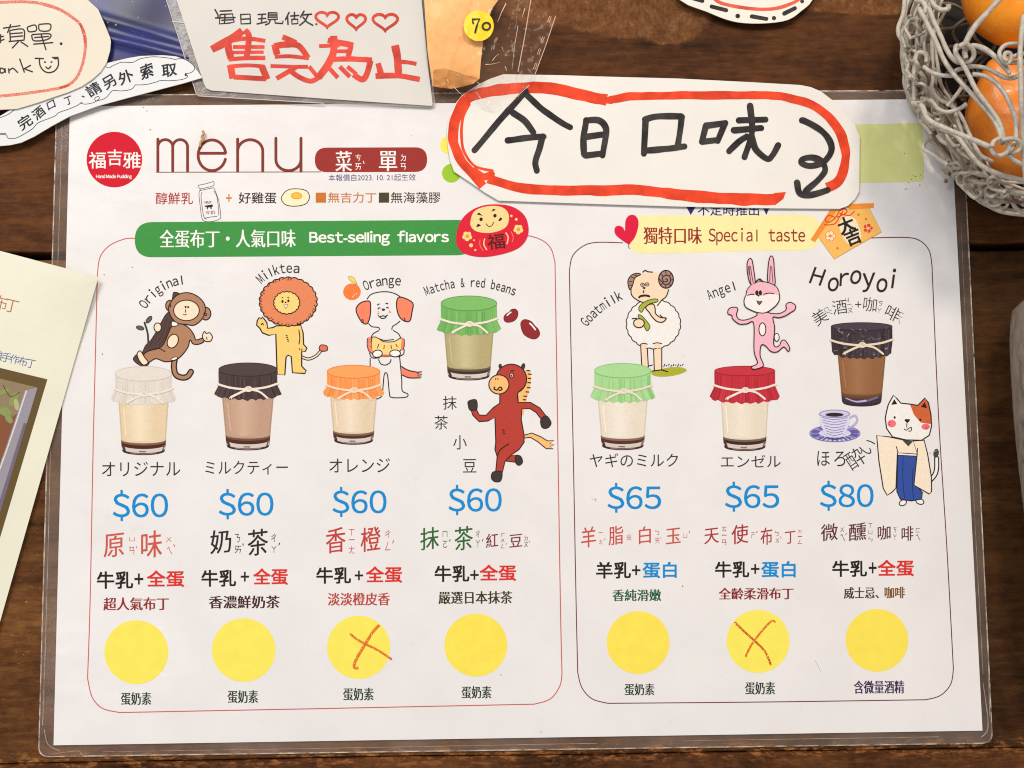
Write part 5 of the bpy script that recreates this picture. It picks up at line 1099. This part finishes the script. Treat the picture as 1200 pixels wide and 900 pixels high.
strand(ZB, [(105, 60), (170, 80), (215, 170), (330, 230), (480, 290), (620, 350)], (.044, .056), 6); strand(ZB, [(630, 360), (650, 395), (700, 405), (740, 370), (735, 320), (690, 295), (645, 315), (632, 350)], (.056, .062), 5.4)
strand(ZB, [(700, 305), (760, 295), (810, 310), (822, 350), (790, 385), (740, 380)], (.062, .056), 5); strand(ZB, [(740, 400), (800, 450), (870, 480), (930, 490)], (.056, .052), 5.4)
strand(ZB, [(290, 230), (400, 280), (470, 370), (560, 470), (680, 530), (790, 560), (900, 580)], (.042, .050), 5.6); strand(ZB, [(450, 545), (500, 520), (600, 540), (700, 580), (760, 630), (860, 660), (930, 680)], (.036, .040), 5.8)
strand(ZB, [(330, 430), (270, 350), (215, 305), (180, 340), (192, 372), (240, 400), (300, 440), (340, 470)], (.030, .036), 5); strand(ZB, [(350, 560), (300, 500), (340, 486), (420, 490), (430, 450), (400, 400), (350, 330), (290, 260)], (.028, .036), 5)
strand(ZB, [(500, 600), (560, 690), (650, 760), (760, 790), (900, 800)], (.016, .020), 5.4); strand(ZB, [(540, 620), (620, 690), (720, 710), (800, 700), (900, 740)], (.024, .028), 5.2); strand(ZB, [(370, 540), (430, 510), (490, 480), (450, 560), (460, 600)], (.030, .032), 4.6); strand(ZB, [(755, 600), (765, 700), (800, 760), (880, 800)], (.030, .026), 5)
strand(ZB, [(480, 560), (560, 590), (610, 580), (600, 560)], (.034, .036), 4.6); strand(ZB, [(455, 640), (490, 600), (510, 615)], (.028, .030), 4.6)

def gourd(label, px, z, r, squash, bumps, GM, name='orange_gourd'):
    c = at(px[0], px[1], z); g = thing(name, label, 'gourd', c, 'gourds in the wicker basket'); vs = []; fs = []; NU, NV = 48, 32
    for j in range(NV + 1):
        th_ = math.pi * j / NV
        for i in range(NU):
            ph = 2 * math.pi * i / NU; d = Vector((math.sin(th_) * math.cos(ph), math.sin(th_) * math.sin(ph), math.cos(th_)))
            k = 1 + .03 * noise.noise(d * 1.7)
            for (bx, by, bz_, amp, wd) in bumps:
                b = Vector((bx, by, bz_)).normalized(); k += amp * math.exp(-((d - b).length / wd) ** 2)
            vs.append(c + Vector((d.x * r * squash[0], d.y * r * squash[1], d.z * r * squash[2])) * k)
    for j in range(NV):
        for i in range(NU): fs.append((j * NU + i, (j + 1) * NU + i, (j + 1) * NU + (i + 1) % NU, j * NU + (i + 1) % NU))
    link_mesh('skin', vs, fs, [GM], g, smooth=True)
G1 = plain('orange_skin', (252, 150, 16), .33, .12, 160, .22, .2, c2=(244, 132, 10)); G2 = plain('dull_orange_skin', (240, 140, 40), .35, .12, 160, .22, .15, c2=(226, 120, 26))
gourd('smooth bright orange gourd, the upper of two in the basket, at the very corner', (1192, -8), .034, .0175, (1, 1, .85), [(-.2, -.35, .9, -.16, .3), (.15, -.2, .9, .12, .3), (.3, -.75, .5, -.14, .26)], G1)
gourd('smooth duller orange gourd, the lower of two in the basket, under the cords', (1196, 142), .026, .0165, (1.05, 1.2, .9), [(-.5, .75, .5, .22, .33), (-.35, .35, .85, -.12, .25)], G2)

# ================================================================== PALE DRIFTWOOD at the right edge
t = NT('weathered_wood'); v = t.obj((30, 9, 30), (0, 0, .35)); f = t.noise(v, 14, 6, .65, .8); g = t.noise(t.obj(), 25, 4)
t.l(t.mix(t.ramp(g, (.35, GREY(.0)), (.7, GREY(.5))), t.ramp(f, (.3, alb((66, 54, 44))), (.46, alb((112, 98, 84))), (.7, alb((136, 122, 106)))), alb((100, 85, 70))), t.b.inputs['Base Color']); t.b.inputs['Roughness'].default_value = .8; t.bump(f, .7, .0009)
dw = thing('driftwood_piece', 'pale grey beige rounded piece of weathered wood at the right table edge', 'driftwood', at(1230, 470))
vs = []; fs = []; NS = 40; NC = 28
for k in range(NS + 1):
    y = 322 + 420 * k / NS; u = k / NS
    L_ = 1183 + 34 * max(0, (y - 400) / 320) ** 1.5 if y > 400 else 1183 + 30 * (1 - math.sqrt(max(0, 1 - ((400 - y) / 78) ** 2))) ; cx = 1262
    rad = max(.5, (cx - L_)); tip = math.sqrt(max(0, min(1, (y - 322) / 40))) if y < 362 else 1
    rz = .017 * min(1, .2 + tip)
    for j in range(NC):
        q = 2 * math.pi * j / NC; x = cx + rad * math.cos(q) * (tip if tip > 0.02 else .02); z = rz + rz * math.sin(q) * max(tip, .02)
        vs.append(at(x, y, max(.0005, z)) + Vector((0, 0, .0006 * noise.noise(Vector((x * .05, y * .04, z * 60))))))
for k in range(NS):
    for j in range(NC): fs.append((k * NC + j, k * NC + (j + 1) % NC, (k + 1) * NC + (j + 1) % NC, (k + 1) * NC + j))
fs.append(tuple(range(NC))); fs.append(tuple(range(NS * NC, NS * NC + NC))[::-1])
link_mesh('body', vs, fs, [t.m], dw, smooth=True)
for o in list(bpy.data.objects):
    if o.type == 'MESH' and o.name.split('.')[0] in ('woven_wall', 'inner_weave', 'cord_strand', 'skin', 'body', 'plank'):
        import bmesh
        bm = bmesh.new(); bm.from_mesh(o.data); bmesh.ops.recalc_face_normals(bm, faces=bm.faces); bm.to_mesh(o.data); bm.free()
